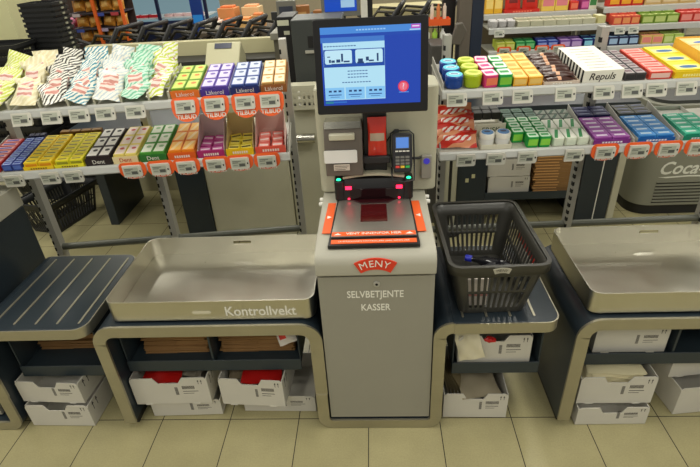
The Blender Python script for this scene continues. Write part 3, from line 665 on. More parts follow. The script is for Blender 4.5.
# --- upper left: bags
def stripes(name,a,b,scale,rot):
    m=bpy.data.materials.new(name); m.use_nodes=True; nt,n,l,p=nodes(m)
    tc=n.new('ShaderNodeTexCoord'); mp=n.new('ShaderNodeMapping'); mp.inputs['Rotation'].default_value=(0,0,R(rot)); l.new(tc.outputs['Object'],mp.inputs[0])
    wv=n.new('ShaderNodeTexWave'); wv.inputs['Scale'].default_value=scale; wv.inputs['Distortion'].default_value=2.2; wv.inputs['Detail Scale'].default_value=2.5; l.new(mp.outputs[0],wv.inputs['Vector'])
    cr=n.new('ShaderNodeValToRGB'); cr.color_ramp.interpolation='CONSTANT'; e=cr.color_ramp.elements
    e[0].color=(*[lin(c) for c in a],1); e[1].color=(*[lin(c) for c in b],1); e[1].position=.62
    l.new(wv.outputs['Fac'],cr.inputs[0]); l.new(cr.outputs[0],p.inputs['Base Color']); p.inputs['Roughness'].default_value=.35
    return m
BW=(240,238,226)
LBL=stripes('bag_label_print',(238,218,208),(206,140,128),11,90)
bags=[('yellow-green',-1.235,-1.121,stripes('film_lime',(206,218,90),(236,236,196),26,20),C(220,226,150)),
('cream',-1.118,-.995,stripes('film_cream',(228,218,176),(240,232,200),18,40),C(206,160,140)),
('black-striped',-.991,-.879,stripes('film_black_stripe',BW,(50,46,44),24,45),C(214,150,140)),
('teal-striped',-.875,-.770,stripes('film_teal_stripe',BW,(70,150,172),22,45),C(226,140,120)),
('white-blue',-.766,-.660,stripes('film_blue_stripe',BW,(196,210,216),22,45),C(220,150,140)),
('mint green',-.656,-.545,stripes('film_mint_stripe',(206,232,214),(120,196,160),20,45),C(236,214,200)),
('white and lime',-.541,-.461,stripes('film_lime_stripe',BW,(200,216,60),18,60),C(234,170,150))]
for bi,(w_,u0,u1,mt,lb) in enumerate(bags):
    W=min(u1-u0,.108); vv=[pil(W*.98,.125,.036,mt,LBL,(.16,.84,.34,.74),seed=s+bi*3,n=10,wav=.004+.0015*s).build('pastille_bag',smooth=60) for s in range(3)]
    for i in range(8):
        o=vv[i] if i<3 else vv[i%3].copy()
        if i>2: COL.objects.link(o)
        v=.048+i*.036; pt=(28,34,42,50,56,60,64,66)[i]+random.uniform(-5,5)
        z=surf(ZU,v)+.0632*math.sin(R(pt))+.012+(.012 if i%2 else 0)
        place(o,RACK['L']@T((u0+u1)/2+random.uniform(-.008,.008),v,z+.003)@rz(random.uniform(-22,22))@rx(pt)@rz(random.uniform(-24,24))@ry(random.uniform(-14,14)))
        tag(o,'%s foil bag of pastilles, %s from the front, upper left rack'%(w_,ORD[i]),'bag','foil bags of pastilles on the upper left shelf')
dv_=MB()
for u in (-1.24,-1.1195,-.993,-.877,-.768,-.658,-.543,-.459):
    m=MB(RACK['L'].inverted()@PM('L',u,0.006,surf(ZU,.006))); m.prism([(0,0),(.31,0),(.31,.052),(.0,.036)],'x',-.0012,.0012,C(206,206,180,.3)); m.prism([(0,0),(.008,0),(.008,.038),(0,.034)],'x',-.004,.004,C(210,208,186,.3)); 
    o=m.build('shelf_divider',RL)
# --- lower left
grid('L',-1.350,-1.262,.012,.038,7,1,.030,ZL,lambda a,b,h:packmesh(a,b,h,C(190,40,40),C(220,150,150),C(60,80,180),style=1),'gum pack','gum pack','red','lower left rack','gum packs on the lower left shelf','gum_pack',lift=.002)
grid('L',-1.253,-1.165,.012,.038,7,2,.030,ZL,lambda a,b,h:packmesh(a,b,h,C(52,72,160),C(150,170,214),C(40,60,170),style=1,side=C(80,110,190)),'gum pack','gum pack','blue','lower left rack','gum packs on the lower left shelf','gum_pack',lift=.002)
grid('L',-1.25,-1.17,.284,.034,1,3,.034,ZL,lambda a,b,h:packmesh(a,b,h,C(22,26,60),C(40,44,80)),'gum pack','gum pack','shade-darkened blue','behind the blue gum packs','gum packs on the lower left shelf','gum_pack',lift=.002)  # back row of packs, shelf shade put into their darker blue
for a,b_,nm in((-1.160,-1.028,'first'),(-1.024,-.893,'second')):
    cy_=C(244,208,28) if nm=='first' else C(232,224,40)
    grid('L',a+.004,b_-.004,.012,.034,8,2,.032,ZL,lambda x,y,h:packmesh(x,y,h,cy_,C(246,226,70),C(150,140,60),style=1,side=C(222,150,30) if nm=='first' else C(150,150,40)),'gum pack','gum pack','yellow','%s yellow case, lower left rack'%nm,'yellow gum packs','gum_pack',lift=.003)
    case('L',a,b_,.006,.31,ZL,cy_,cy_,None,'%s yellow display case of gum packs on the lower left shelf'%nm,hf=.018,tcol=C(120,90,30))
def dent(u0,u1,front,body,face,acc,txt,lab,tc=WHITE,st=0,side=None):
    case('L',u0,u1,.006,.30,ZL,front,side or body,txt,'%s open display case of gum boxes, lower left shelf'%lab,hf=.036,tcol=tc)
    grid('L',u0+.004,u1-.004,.011,.094,3,2,.042,ZL,lambda a,b,h:packmesh(a,b,h,body,face,acc,style=st),'gum box','gum box',lab,'%s case'%lab,'gum boxes in the lower left display cases','gum_box',lift=.003,jit=2)
dent(-.886,-.772,C(40,30,32),C(52,42,44),C(232,230,224),C(40,34,36),'Dent','black and white',side=C(60,48,48))
dent(-.766,-.655,C(236,220,170),C(240,222,120),C(246,226,214),C(206,70,60),'Dent','cream and yellow',tc=C(190,50,30))
dent(-.649,-.530,C(44,120,50),C(80,160,60),C(232,238,220),C(150,190,140),'Dent','green')
dent(-.524,-.400,C(226,100,30),C(240,140,30),C(248,190,80),C(250,214,150),None,'orange',st=3)
def flapcase(u0,u1,front,side_,body,acc,lab,hole,rows=2):
    case('L',u0,u1,.006,.19,ZL,front,side_,None,'%s display case with tall back flap, lower left shelf'%lab,hf=.036,flap=.125,hole=hole)
    k=0; p=None
    for i in range(3):
        for j in range(2):
            v=.034+i*.052; u=u0+(u1-u0)*(.28+.44*j)
            mm=packmesh(.050,.044,.022,body,C(*acc[1]),None)
            mm.text(acc[0],.014,T(0,0,.0235),C(*acc[2])) if acc[0] else mm.box(-.02,.02,-.004,.006,.0226,.0232,C(*acc[2]))
            if p is None: o=p=mm.build('gum_box')
            else: o=p.copy(); COL.objects.link(o)
            place(o,PM('L',u,v,surf(ZL,v)+.004+ (.006 if i else .004))@rx(6)@rz(random.uniform(-14,14)))
            tag(o,'small %s gum box, %s row %s, in the %s flap case'%(lab,ORD[i],['left','right'][j],lab),'gum box','small gum boxes in the flap cases')
flapcase(-.394,-.272,C(170,40,110),C(228,206,206),C(190,60,140),('',(206,100,170),(244,220,236)),'magenta',SLOT)
flapcase(-.266,-.142,C(232,200,20),C(226,204,150),C(240,220,60),('',(246,230,110),(90,80,40)),'lemon',C(200,190,130))
flapcase(-.136,.002,C(226,90,70),C(232,196,186),C(232,100,90),('',(240,150,140),(250,230,226)),'coral',C(160,40,40))
grid('L',-1.10,-.90,.290,.03,1,4,.04,ZL,lambda a,b,h:packmesh(a,b,h,C(120,80,30),C(150,110,50)),'gum pack','gum pack','brown','behind the yellow cases','gum packs on the lower left shelf','gum_pack',lift=.002)

# --- upper right
def tub(lid,body,h,r=.036):
    m=MB(); m.lathe([(r*.92,.0008),(r,.006),(r,h*.62),(r*.97,h*.64)],body,24); m.lathe([(r*1.02,h*.66),(r*1.03,h*.92),(r*.9,h),(0.001,h)],body,24)
    m.disc(0,0,h+.0006,r*.93,lid[0],20); m.disc(0,.002,h+.0012,r*.62,lid[1],14,ry_=r*.34); m.box(-r*.4,r*.4,-r*.06,r*.12,h+.0013,h+.0018,body); return m
def row3(mesh,u,vs,label,kind,cat,grp,name,zf=ZU,k='R'):
    p=None
    for i,v in enumerate(vs):
        if p is None: o=p=mesh.build(name,smooth=40)
        else: o=p.copy(); COL.objects.link(o)
        place(o,PM(k,u,v,surf(zf,v)+.0006)@rz(random.uniform(-20,20) if 'round' in label else 0)); tag(o,'%s, %s from the front, %s'%(label,ORD[i],kind),cat,grp)
row3(tub((C(110,214,236),C(226,244,250)),C(20,70,160,.3),.052),.066,(.046,.125,.204),'blue round tub of gum with turquoise lid','upper right rack','tub','round gum tubs','gum_tub')
row3(tub((C(224,230,110),C(190,206,60)),C(176,200,30,.3),.056),.143,(.046,.125,.204),'lime green round tub of gum','upper right rack','tub','round gum tubs','gum_tub')
row3(packmesh(.056,.076,.05,C(226,60,130),C(246,222,232),C(214,50,140),style=1,rnd=.012,side=C(244,130,90)),.211,(.05,.132,.214),'pink rounded gum box','upper right rack','gum box','rounded gum boxes','gum_box')
row3(packmesh(.056,.076,.05,C(24,170,80),C(226,244,226),C(20,150,60),style=1,rnd=.012,side=C(130,200,60)),.272,(.05,.132,.214),'green rounded gum box','upper right rack','gum box','rounded gum boxes','gum_box')
grid('R',.304,.424,.012,.100,3,2,.036,ZU,lambda a,b,h:packmesh(a,b,h,C(246,180,50),C(250,214,120),C(240,170,60),style=1,side=C(240,200,110)),'pastille box','box','yellow','upper right rack','yellow pastille boxes','pastille_box')
case('R',.428,.574,.006,.30,ZU,C(214,196,180),C(206,190,170),None,'shallow pale tray holding dark chocolate bars, upper right rack',hf=.014)
p=None
for i in range(14):
    m=None
    if p is None:
        p=pil(.125,.036,.016,C(60,26,14,.3),C(222,168,130,.4),(.4,.56,.1,.9),seed=2,n=8,wav=.001).build('chocolate_bar',smooth=60); o=p
    else: o=p.copy(); COL.objects.link(o)
    v=.03+i*.0195; place(o,PM('R',.501+random.uniform(-.006,.006),v,surf(ZU,v)+.017+.012*(i%2))@rz(random.uniform(-12,12))@rx(random.uniform(4,14)))
    tag(o,'dark brown chocolate bar with pale stripe, %s layer from the front'%(ORD+['tenth','eleventh','twelfth','thirteenth','rear'])[i],'chocolate bar','chocolate bars in the pale tray')
t=empty('carton_box',PM('R',.585,.008,surf(ZU,.008)+.0006)@rz(1.5),'large white printed box with black-striped side, upper right rack','box')
m=MB().box(0,.160,0,.30,0,.050,C(240,238,226,.6)); m.text('Repuls',.040,T(.078,-.0006,.024)@FR@Matrix(((1,.2,0,0),(0,1,0,0),(0,0,1,0),(0,0,0,1))),C(50,40,40),.01)
for i in range(8): m.box(.03+.004*(i%3),.125-.006*(i%2),.03+.033*i,.034+.033*i,.050,.0504,C(150,140,130,.7))
for i in range(9): m.box(-.0005,0,.006+.032*i,.022+.032*i,.001,.0495,SLOT)
m.build('printed_box',t)
grid('R',.755,.842,.012,.058,5,2,.030,ZU,lambda a,b,h:packmesh(a,b,h,C(70,66,70),C(170,160,160),C(110,80,90),style=1,side=C(40,40,44)),'candy pack','candy pack','dark grey','upper right rack','dark grey candy packs','candy_pack')
grid('R',.852,.945,.010,.058,5,1,.032,ZU,lambda a,b,h:packmesh(a,b,h,C(222,70,52),C(240,170,160),C(232,110,100),style=1,side=C(240,200,190)),'candy bar','candy bar','red and pink','upper right rack','red candy bars','candy_bar')
t=case('R',.952,1.085,.004,.31,ZU,C(240,206,20),C(244,214,40),None,'yellow display case with blue oval marks, upper right rack',hf=.03,tcol=C(250,240,150))
grid('R',.956,1.081,.010,.098,3,1,.032,ZU,lambda a,b,h:packmesh(a,b,h,C(244,222,40),C(240,232,150),C(24,100,160),style=2),'candy packet','candy packet','yellow packet with blue oval,','yellow case','yellow candy packets with blue ovals','candy_packet',lift=.003)
case('R',1.095,1.29,.004,.31,ZU,C(244,170,40),C(246,190,70),None,'large orange and yellow display case at the right picture edge, upper rack',hf=.075,tcol=C(240,100,40))
grid('R',1.10,1.285,.014,.098,3,1,.060,ZU,lambda a,b,h:packmesh(a,b,h,C(238,206,130),C(240,220,160),C(60,110,190),style=2),'candy packet','candy packet','pale packet with blue oval,','orange case','pale candy packets in the orange case','candy_packet',lift=.003)
# --- lower right
rb=None
for i in range(4):
    M=PM('R',.094,.052+.036*i,surf(ZL,.052+.036*i)+.036+.024*i)@rz((-5,4,-3,5)[i])@rx(40)
    mt=stripes('film_red_%d'%i,(200,40,24),(226,150,110),4,(60,110,75,100)[i]); o=pil(.178,.082,.030,mt,stripes('red_bag_lettering_%d'%i,(244,232,226),(206,60,40),16,50),(.14,.86,.34,.66),seed=60+i,n=14,wav=.007,crimp=.06).build('candy_bag',smooth=60)
    o.data.transform(rz(0)); place(o,M); tag(o,'red foil bag of sweets with pale lettering band, %s'%(['lowest and frontmost of four','second from the front of four','third from the front of four','rearmost and highest of four'][i]),'bag','red foil bags of sweets')
t=empty('display_case',PM('R',.192,.010,surf(ZL,.010)+.0006),'white display case with flap behind the two white jars, lower right rack','display case')
m=MB(); m.box(0,.135,0,.002,0,.022,C(224,220,200)); m.box(0,.002,0,.29,0,.022,C(224,220,200)); m.box(.133,.135,0,.29,0,.022,C(224,220,200)); m.box(.002,.133,.002,.29,0,.002,C(224,220,200)); m.build('tray',t)
f=MB(); f.prism([(.002,.120),(.133,.120),(.133,.190),(.002,.190)],'z',.036,.040,C(226,222,200)); f.box(.002,.133,.116,.120,.004,.066,C(226,222,200)); f.text('FRISK',.034,T(.068,.1155,.036)@FR,C(40,80,50)); f.build('back_flap',t)
grid('R',.196,.323,.205,.042,2,3,.034,ZL,lambda a,b,h:packmesh(a,b,h,C(44,44,40),C(80,80,74)),'mint box','mint box','dark grey','behind the white case flap','dark mint boxes','mint_box',lift=.044)
j=MB(); j.lathe([(.028,.0008),(.032,.004),(.032,.030),(.030,.033)],C(222,222,220,.3),24); j.lathe([(.033,.034),(.033,.052),(.030,.056),(.001,.056)],WHITE,24); j.disc(0,0,.0566,.026,C(70,130,190),18); j.disc(0,.004,.0572,.014,C(20,40,80),12,ry_=.008)
for u,w in((.228,'left'),(.298,'right')):
    o=(j.build('mint_jar',smooth=40) if w=='left' else o.copy()); 
    if w=='right': COL.objects.link(o)
    place(o,PM('R',u,.062,surf(ZL,.062)+.003)); tag(o,'white round jar of mints with blue lid picture, %s one of two'%w,'jar','white mint jars')
GRN=lambda a,b,h:packmesh(a,b,h,C(26,166,72),C(216,244,216),C(24,160,70),style=1,rnd=.009,side=C(140,214,70))
grid('R',.340,.497,.060,.052,3,3,.050,ZL,GRN,'gum box','gum box','green','lower right rack','green rounded gum boxes','gum_box')
grid('R',.392,.497,.008,.051,1,2,.050,ZL,GRN,'gum box','gum box','foremost green','lower right rack beside the white packs','green rounded gum boxes','gum_box')
grid('R',.340,.497,.218,.050,2,3,.046,ZL,lambda a,b,h:packmesh(a,b,h,C(16,70,44),C(70,110,90),C(20,80,50),style=1,rnd=.009),'gum box','gum box','dark green','behind the bright green boxes','dark green gum boxes','gum_box')
grid('R',.505,.662,.010,.098,2,3,.036,ZL,lambda a,b,h:packmesh(a,b,h,C(226,232,214),C(240,240,228),C(40,150,80),style=3,rnd=.01,side=C(220,230,210)),'gum box','gum box','white and green','lower right rack','white and green gum boxes','gum_box')
grid('R',.505,.662,.212,.05,2,3,.034,ZL,lambda a,b,h:packmesh(a,b,h,C(100,110,100),C(130,140,124),C(40,80,60),style=3),'gum box','gum box','greyish','behind the white and green boxes','grey gum boxes','gum_box')
def gum(u0,u1,a,b,c,word,back,bword,case_lab):
    case('R',u0-.004,u1+.004,.006,.315,ZL,a,C(206,204,196),None,case_lab,hf=.022,tcol=C(236,236,246))
    grid('R',u0,u1,.010,.040,5,2,.030,ZL,lambda x,y,h:packmesh(x,y,h,b,None,c,style=1,side=a),'gum pack','gum pack',word,'lower right rack','%s gum packs'%word,'gum_pack',lift=.003,dz=-.0)
    if back: grid('R',u0,u1,.215,.033,3,2,.034,ZL,lambda x,y,h:packmesh(x,y,h,back,None,C(110,116,150),style=1),'gum pack','gum pack',bword,'behind the %s packs'%word,'%s gum packs'%bword,'gum_pack',lift=.006)
gum(.682,.835,C(130,50,140),C(160,80,170),C(236,222,240),'purple',C(30,34,84),'navy','purple display tray of gum, lower right rack')
gum(.872,1.024,C(20,100,180),C(60,146,220),C(200,228,246),'blue',C(90,92,86),'olive grey','blue display tray of gum, lower right rack')
gum(1.066,1.21,C(20,140,110),C(66,196,160),C(224,246,236),'teal',None,'','teal display tray of gum, lower right rack')
for u in (.670,.853,1.046):
    m=MB(RACK['R'].inverted()@PM('R',u,0.006,surf(ZL,.006))); m.prism([(0,0),(.31,0),(.31,.055),(.0,.022)],'x',-.0015,.0015,C(214,212,204,.4)); m.build('shelf_divider',RR)
# ------------------------------------------------------------------ opposite checkouts behind the racks
t=empty('opposite_counter',T(-1.62,2.95,0),'dark blue legged counter of the opposite checkout, behind the left rack','counter')
MB().box(-.39,-.325,.30,.78,0,.74,NAVY).build('side_panel',t,bevel=.002)
MB().box(.325,.512,0,.40,0,.74,NAVY).build('side_panel',t,bevel=.002)
MB().box(-.39,.512,0,.78,.7405,.79,NAVY).build('laminate_top',t,bevel=.002)
t=empty('checkout_cabinet',T(-.82,2.96,0),'beige cabinet back of the opposite checkout, below the left rack','cabinet')
MB().box(-.285,.27,0,.28,0,.79,BEIGE).build('cabinet_body',t,bevel=.004)
MB().box(.275,.50,.02,.22,0,1.02,BEIGE).build('column',t,bevel=.006)
MB().box(-.285,.27,.28,.30,.0,.03,BLACK).build('plinth',t)
m=MB(); x0,x1,y0,y1,z0,z1=.335,.50,-.03,.0185,.915,1.045
m.box(x0,x1,y0,y1,z0,z0+.006,BEIGE); m.box(x0,x1,y1-.003,y1,z0,z1,BEIGE)
for z_ in(z0+.006,z0+.045,z0+.084,z1-.018): m.box(x0,x1,y0,y0+.003,z_,z_+.018,BEIGE)
for k in range(6): m.box(x0+k*.0286,x0+k*.0286+.0145,y0+.0003,y0+.003,z0,z1,BEIGE)
m.box(x0,x1,y0+.004,y1-.004,z0+.02,z0+.024,SLOT)
m.build('perforated_holder',t)
MB().tube([(.31,-.02,.735),(.455,-.02,.735)],.030,C(196,194,184,.25,.9),16).build('steel_roller',t)
o=MB().lathe([(.020,0),(.021,.05),(.012,.065),(.008,.08),(.001,.081)],WHITE,14).build('spray_bottle',smooth=50); place(o,T(-.435,2.955,.940)); tag(o,'small white bottle standing in the perforated beige holder','bottle')
t=empty('till_machine',T(-.40,3.3,0),'grey till machine with dark window behind the monitor, left side','till')
MB().prism(rrect(-.10,.22,0,.30,.012,3),'z',.0,1.365,C(62,66,64,.45)).build('machine_housing',t,bevel=.006)
MB().box(.0,.12,-.004,-.0005,1.20,1.27,BLACK).build('display_frame',t); m=MB().box(.035,.09,-.006,-.0045,1.22,1.255,C(40,70,120,.3,emit=.5)).build('display',t)
MB().box(-.02,.13,-.018,-.0005,1.17,1.186,C(170,168,156,.4)).build('ledge',t)
t=empty('till_drawer_unit',T(-.60,3.7,0),'black till unit with two white stickers, left of the grey till machine','till')
MB().box(-.055,.06,0,.30,0,1.34,BLACK).build('unit_housing',t,bevel=.003); MB().box(-.05,.03,-.002,-.0005,1.285,1.32,C(206,206,180,.6)).build('sticker',t); MB().box(-.01,.03,-.002,-.0005,1.225,1.25,C(206,206,180,.6)).build('sticker',t)
# right of the checkout
t=empty('opposite_counter',T(.76,3.1,0),'dark blue counter of the opposite checkout behind the right rack, holding cartons','counter')
MB().box(-.215,-.022,0,.45,0,.80,NAVY).build('side_panel',t,bevel=.002)
MB().box(-.31,-.218,-.01,.36,0,.80,BEIGE).build('end_panel',t,bevel=.003)
MB().box(.605,.815,0,.45,0,.80,NAVY).build('side_panel',t,bevel=.002)
MB().box(.725,.731,-.004,-.0005,0,.80,WHITE).build('edge_strip',t)
MB().box(.817,.862,-.01,.45,0,.80,BEIGE).build('end_panel',t,bevel=.003)
MB().box(-.215,.862,-.02,.50,.8005,.84,NAVY).build('laminate_top',t,bevel=.002)
m=MB(); m.box(-.021,.604,0,.006,.19,.245,SHELFNAVY); m.box(-.021,.604,.006,.44,.22,.226,SHELFNAVY); m.build('hanging_shelf',t)
MB().box(-.021,.604,.40,.44,0,.19,DARK).build('under_shelf_shade',t)  # dark board standing in for the shadow beneath the hanging shelf
for a,b_ in((-.16,.33),(-.12,.36)): MB().box(a,a+.022,-.002,-.0004,b_,b_+.028,C(200,196,150,.6)).build('sticker',t)
carton(.76,1.035,3.125,3.42,.229,.350,'white carton behind the right rack, lower of two',notch=False,group='cartons behind the right rack')
carton(.748,1.03,3.125,3.42,.355,.475,'white carton behind the right rack, upper of two',notch=False,group='cartons behind the right rack')
bagstack(1.06,1.345,3.13,3.42,.229,15,.0165,'behind the right rack') if 0 else None
m=MB().prism(rrect(-.14,.14,-.14,.14,.004,1),'z',.0006,.0195,KRAFT).box(-.14,.02,-.1425,-.14,.001,.008,C(214,160,96,.8)); p=m.build('paper_bag',bevel=.002)
for i in range(13):
    o=p if i==0 else p.copy()
    if i: COL.objects.link(o)
    place(o,T(1.205+random.uniform(-.01,.01),3.275,.229+i*.0205)@rz(random.uniform(-2,2))); tag(o,'bundle of brown paper bags stacked behind the right rack, layer %d from below'%(i+1),'paper bag','paper bag bundles behind the right rack')
# drinks cooler
t=empty('drinks_cooler',T(2.30,3.17,0),'grey rounded drinks cooler with white script lettering behind the right rack','cooler')
CG=C(134,134,120,.4); 
MB().prism(rrect(-.52,.52,.02,.62,.12,8),'z',0,.075,BLACK).build('base',t,smooth=50)
MB().prism(rrect(-.53,.53,0,.64,.13,8),'z',.0755,.78,CG).build('body',t,smooth=50,bevel=.004)
m=MB()
for k in range(7): m.box(-.40,.46,-.003,-.0005,.098+k*.024,.106+k*.024,SLOT); m.box(-.40,.46,-.006,-.0005,.107+k*.024,.113+k*.024,CG)
m.build('vent_grille',t)
m=MB().text('Coca‑Cola'.replace('‑','-'),
.125,T(-.14,-.0015,.350)@FR@Matrix.Shear('XZ',4,(0,0))@Matrix(((.95,.28,0,0),(0,1,0,0),(0,0,1,0),(0,0,0,1))),C(226,226,214,.5),.02); 
m.prism([(-.40,.290),(-.34,.282),(-.20,.290),(-.02,.285),(.14,.290),(-.02,.295),(-.20,.300),(-.34,.292)],'y',-.0015,-.0006,C(226,226,214,.5)); m.build('lettering',t)
MB().prism(rrect(-.50,.50,.03,.61,.11,8),'z',.7805,.80,C(60,62,60,.4)).build('lid_rim',t,smooth=50)
# ------------------------------------------------------------------ far sweet racks
def farrack(x0,x1,shelves,label,Y0=4.5):
    t=empty('sweet_rack',T(x0,Y0,0),label,'shelf rack'); W=x1-x0
    for z,dy in shelves:
        so=MB().box(0,W,dy,dy+.36,z-.012,z-.001,C(150,148,136,.5)).build('shelf',t)
        MB().prism([(dy-.001,z+.006),(dy-.02,z-.002),(dy-.026,z-.04),(dy-.001,z-.04)],'x',0,W,RAILG).build('price_rail',so)
    top=max(z for z,_ in shelves)+.25
    for u in(.012,W-.012): MB().box(u-.012,u+.012,.62,.67,0,top,RACKG).build('upright',t)
    MB().box(.03,W-.03,.64,.655,.02,top-.05,C(120,108,84,.6)).build('back_panel',t)
    MB().box(.03,W-.03,.02,.63,0,.12,DARK).build('base',t)
    for zz in(.35,.6): MB().box(.0,W,-.02,.60,zz,zz+.012,C(130,126,110,.5)).build('shelf',t)
    return t
farrack(.975,1.925,((.905,-.06),(1.075,0),(1.155,.24)),'far sweet rack behind the right rack, left bay with white tubs')
farrack(1.945,2.95,((.905,-.06),(1.055,0),(1.18,.14)),'far sweet rack behind the right rack, right bay with red boxes')
def fgrid(x0,x1,Y,dy,rows,cols,h,z,mesh,label,cat,grp,name,dz=0):
    w=(x1-x0)/cols; p=None
    for i in range(rows):
        for j in range(cols):
            if p is None: o=p=mesh(w-.005,dy-.005,h).build(name,smooth=40)
            else: o=p.copy(); COL.objects.link(o)
            place(o,T(x0+w*(j+.5),Y+dy*(i+.5),z+.0005+dz*i)); 
            tag(o,'%s, %s row, %s from left, far rack'%(label,ORD[i],['first','second','third','fourth','fifth','sixth','seventh'][j]) if rows*cols>1 else label+' on the far rack',cat,grp)
fgrid(.985,1.20,4.505,.075,2,3,.055,1.076,lambda a,b,h:tub((C(236,236,236),C(206,206,210)),C(190,188,186,.3),.055,.033),'small white round tub','tub','white tubs on the far rack','mint_tub')
fgrid(1.21,1.845,4.505,.085,2,6,.045,1.076,lambda a,b,h:packmesh(a,b,h,C(190,188,160),C(212,208,184),C(150,150,120),style=1),'pale grey mint box','mint box','pale mint boxes on the far rack','mint_box',dz=.012)
fgrid(1.86,1.925,4.505,.13,1,1,.06,1.076,lambda a,b,h:packmesh(a,b,h,C(206,200,140),C(230,226,190)),'pale lime box at the shelf end','box',None,'mint_box')
for i,(a,b_,bo,fa,nm) in enumerate(((1.04,1.195,C(176,190,60),C(210,216,120),'lime'),(1.20,1.36,C(30,140,70),C(120,200,130),'green'),(1.375,1.55,C(36,60,150),C(140,160,220),'royal blue'),(1.56,1.745,C(110,70,150),C(190,160,210),'violet'),(1.755,1.915,C(16,40,110),C(140,210,230),'navy and turquoise'))):
    fgrid(a,b_,4.45,.085,2,2,.062,.906,lambda w,d,h:packmesh(w,d,h,bo,fa,fa,style=2 if i==4 else 1,side=fa),'%s gum box'%nm,'gum box','gum boxes on the far lower shelf','gum_box',dz=.01)
for k,(x,nm) in enumerate(((1.10,'lime'),(1.26,'green'),(1.41,'royal blue'),(1.54,'violet'))):
    price('R',x,.905,True,'below the %s boxes on the far rack'%nm,M0=T(0,4.45,0),v=-.033,dz=.022)
price('R',1.06,1.075,False,'below the white tubs on the far rack',M0=T(0,4.5,0),v=-.029,dz=-.005)
price('R',2.04,1.055,False,'at the left end of the far right bay',M0=T(0,4.5,0),v=-.029,dz=-.005); price('R',2.15,1.055,False,'below the pink fruit bags on the far rack',M0=T(0,4.5,0),v=-.029,dz=-.005)
fgrid(.99,1.14,4.78,.11,1,2,.20,1.156,lambda a,b,h:packmesh(a,b,h,C(236,180,40),C(240,200,90),side=C(246,214,120)),'yellow upright box','box','yellow boxes on the far rack','sweet_box')
t=case('R',0,.30,0,.12,1.1,C(206,40,26),C(190,36,24),None,'red display tray on the far rack',hf=.03,tcol=C(240,120,90)); place(t,T(1.15,4.745,1.1565))
for k in(0,1):
    o=pil(.135,.19,.05,C(206,40,28,.35),C(120,30,24),(.25,.75,.3,.55),seed=80+k,n=9).build('candy_bag',smooth=60); place(o,T(1.226+.148*k,4.80,1.262)@rx(78)); tag(o,'large red foil bag of sweets on the far rack, %s one of two'%['left','right'][k],'bag','large red bags on the far rack')
fgrid(1.47,1.70,4.775,.11,1,2,.20,1.156,lambda a,b,h:packmesh(a,b,h,C(240,204,90),C(240,214,120),side=C(226,130,140)),'yellow box with pink circles','box','yellow and pink boxes on the far rack','sweet_box')
for j,(x,c,nm,hh,cs) in enumerate(((1.745,C(214,50,36),'red',.07,C(236,120,90)),(1.835,C(160,50,120),'magenta',.08,C(220,110,170)),(1.90,C(226,224,200),'white and green',.16,C(60,130,70)))):
    fgrid(x-.035,x+.035,4.76,.09,1,1,hh,1.156,lambda a,b,h:packmesh(a,b,h,c,c,side=cs),'%s upright box'%nm,'box',None,'sweet_box')
fgrid(1.78,1.87,4.86,.08,1,1,.16,1.156,lambda a,b,h:packmesh(a,b,h,C(84,40,130),C(110,70,150),side=C(150,110,190)),'purple box','box',None,'sweet_box')
for a,b_,h_,c,fa,nm,n_ in ((1.985,2.20,.07,C(214,80,60),C(236,150,90),'pink and orange',3),(2.215,2.51,.07,C(120,150,50),C(190,206,120),'olive green',3),(2.52,2.72,.075,C(206,60,50),C(236,140,130),'red and pink',2)):
    fgrid(a,b_,4.505,.085,2,n_,h_,1.056,lambda w,d,h:packmesh(w,d,h,c,fa,c,style=3,side=fa),'%s sweets box'%nm,'sweets box','sweets boxes on the far middle shelf','sweet_box',dz=.012)
for a,b_,c,fa,nm,n_ in ((1.955,2.20,C(36,42,80),C(160,190,220),'dark blue',3),(2.22,2.395,C(226,190,110),C(236,140,130),'cream and pink',2),(2.40,2.56,C(170,196,90),C(206,220,140),'light green',2)):
    fgrid(a,b_,4.45,.09,2,n_,.07,.906,lambda w,d,h:packmesh(w,d,h,c,fa,c,style=0,side=fa),'%s candy box'%nm,'candy box','candy boxes on the far lower right shelf','candy_box',dz=.01)
for a,b_,c,fa,nm,n_ in ((1.99,2.27,C(206,44,30),C(240,170,40),'red',3),(2.28,2.70,C(206,170,110),C(226,200,160),'pale tan',3)):
    fgrid(a,b_,4.66,.10,1,n_,.09,1.181,lambda w,d,h:packmesh(w,d,h,c,fa,c,side=fa),'%s box'%nm,'box','boxes on the far top right shelf','sweet_box')
# ------------------------------------------------------------------ middle background
t=empty('entrance_gate',T(.655,3.65,0),'tall grey and dark blue gate post behind the blue tubs','gate')
MB().box(-.07,.015,0,.10,0,2.3,C(104,96,84,.5)).build('grey_post',t,bevel=.004); MB().box(.0155,.095,0,.10,0,2.3,C(34,44,62,.4)).build('blue_post',t,bevel=.004); MB().box(-.16,-.0705,.16,.2,0,2.3,C(30,28,28,.4)).build('dark_panel',t)
t=empty('scanner_stand',T(.487,3.02,.03),'small grey scanner on a thin black pole before the grey gate post','scanner')
MB().tube([(0,0,-.02),(0,0,1.22)],.010,BLACK,10).build('pole',t); MB().prism([(-.04,1.205),(.015,1.195),(.045,1.27),(.02,1.315),(-.015,1.31)],'y',-.02,.03,C(92,86,76,.5)).build('scanner_head',t,bevel=.005); MB().lathe([(.09,-.029),(.09,-.018),(.01,-.01)],BLACK,20).build('foot',t)
t=empty('display_stand',T(.42,3.5,0),'dark display stand with orange basket right behind the monitor','display stand')
MB().box(-.07,.02,-.36,-.10,0,1.205,C(70,68,64,.5)).build('dark_cabinet',t,bevel=.003)
MB().box(-.08,.09,.0,.10,0,1.165,C(60,58,56,.5)).build('stand_body',t)
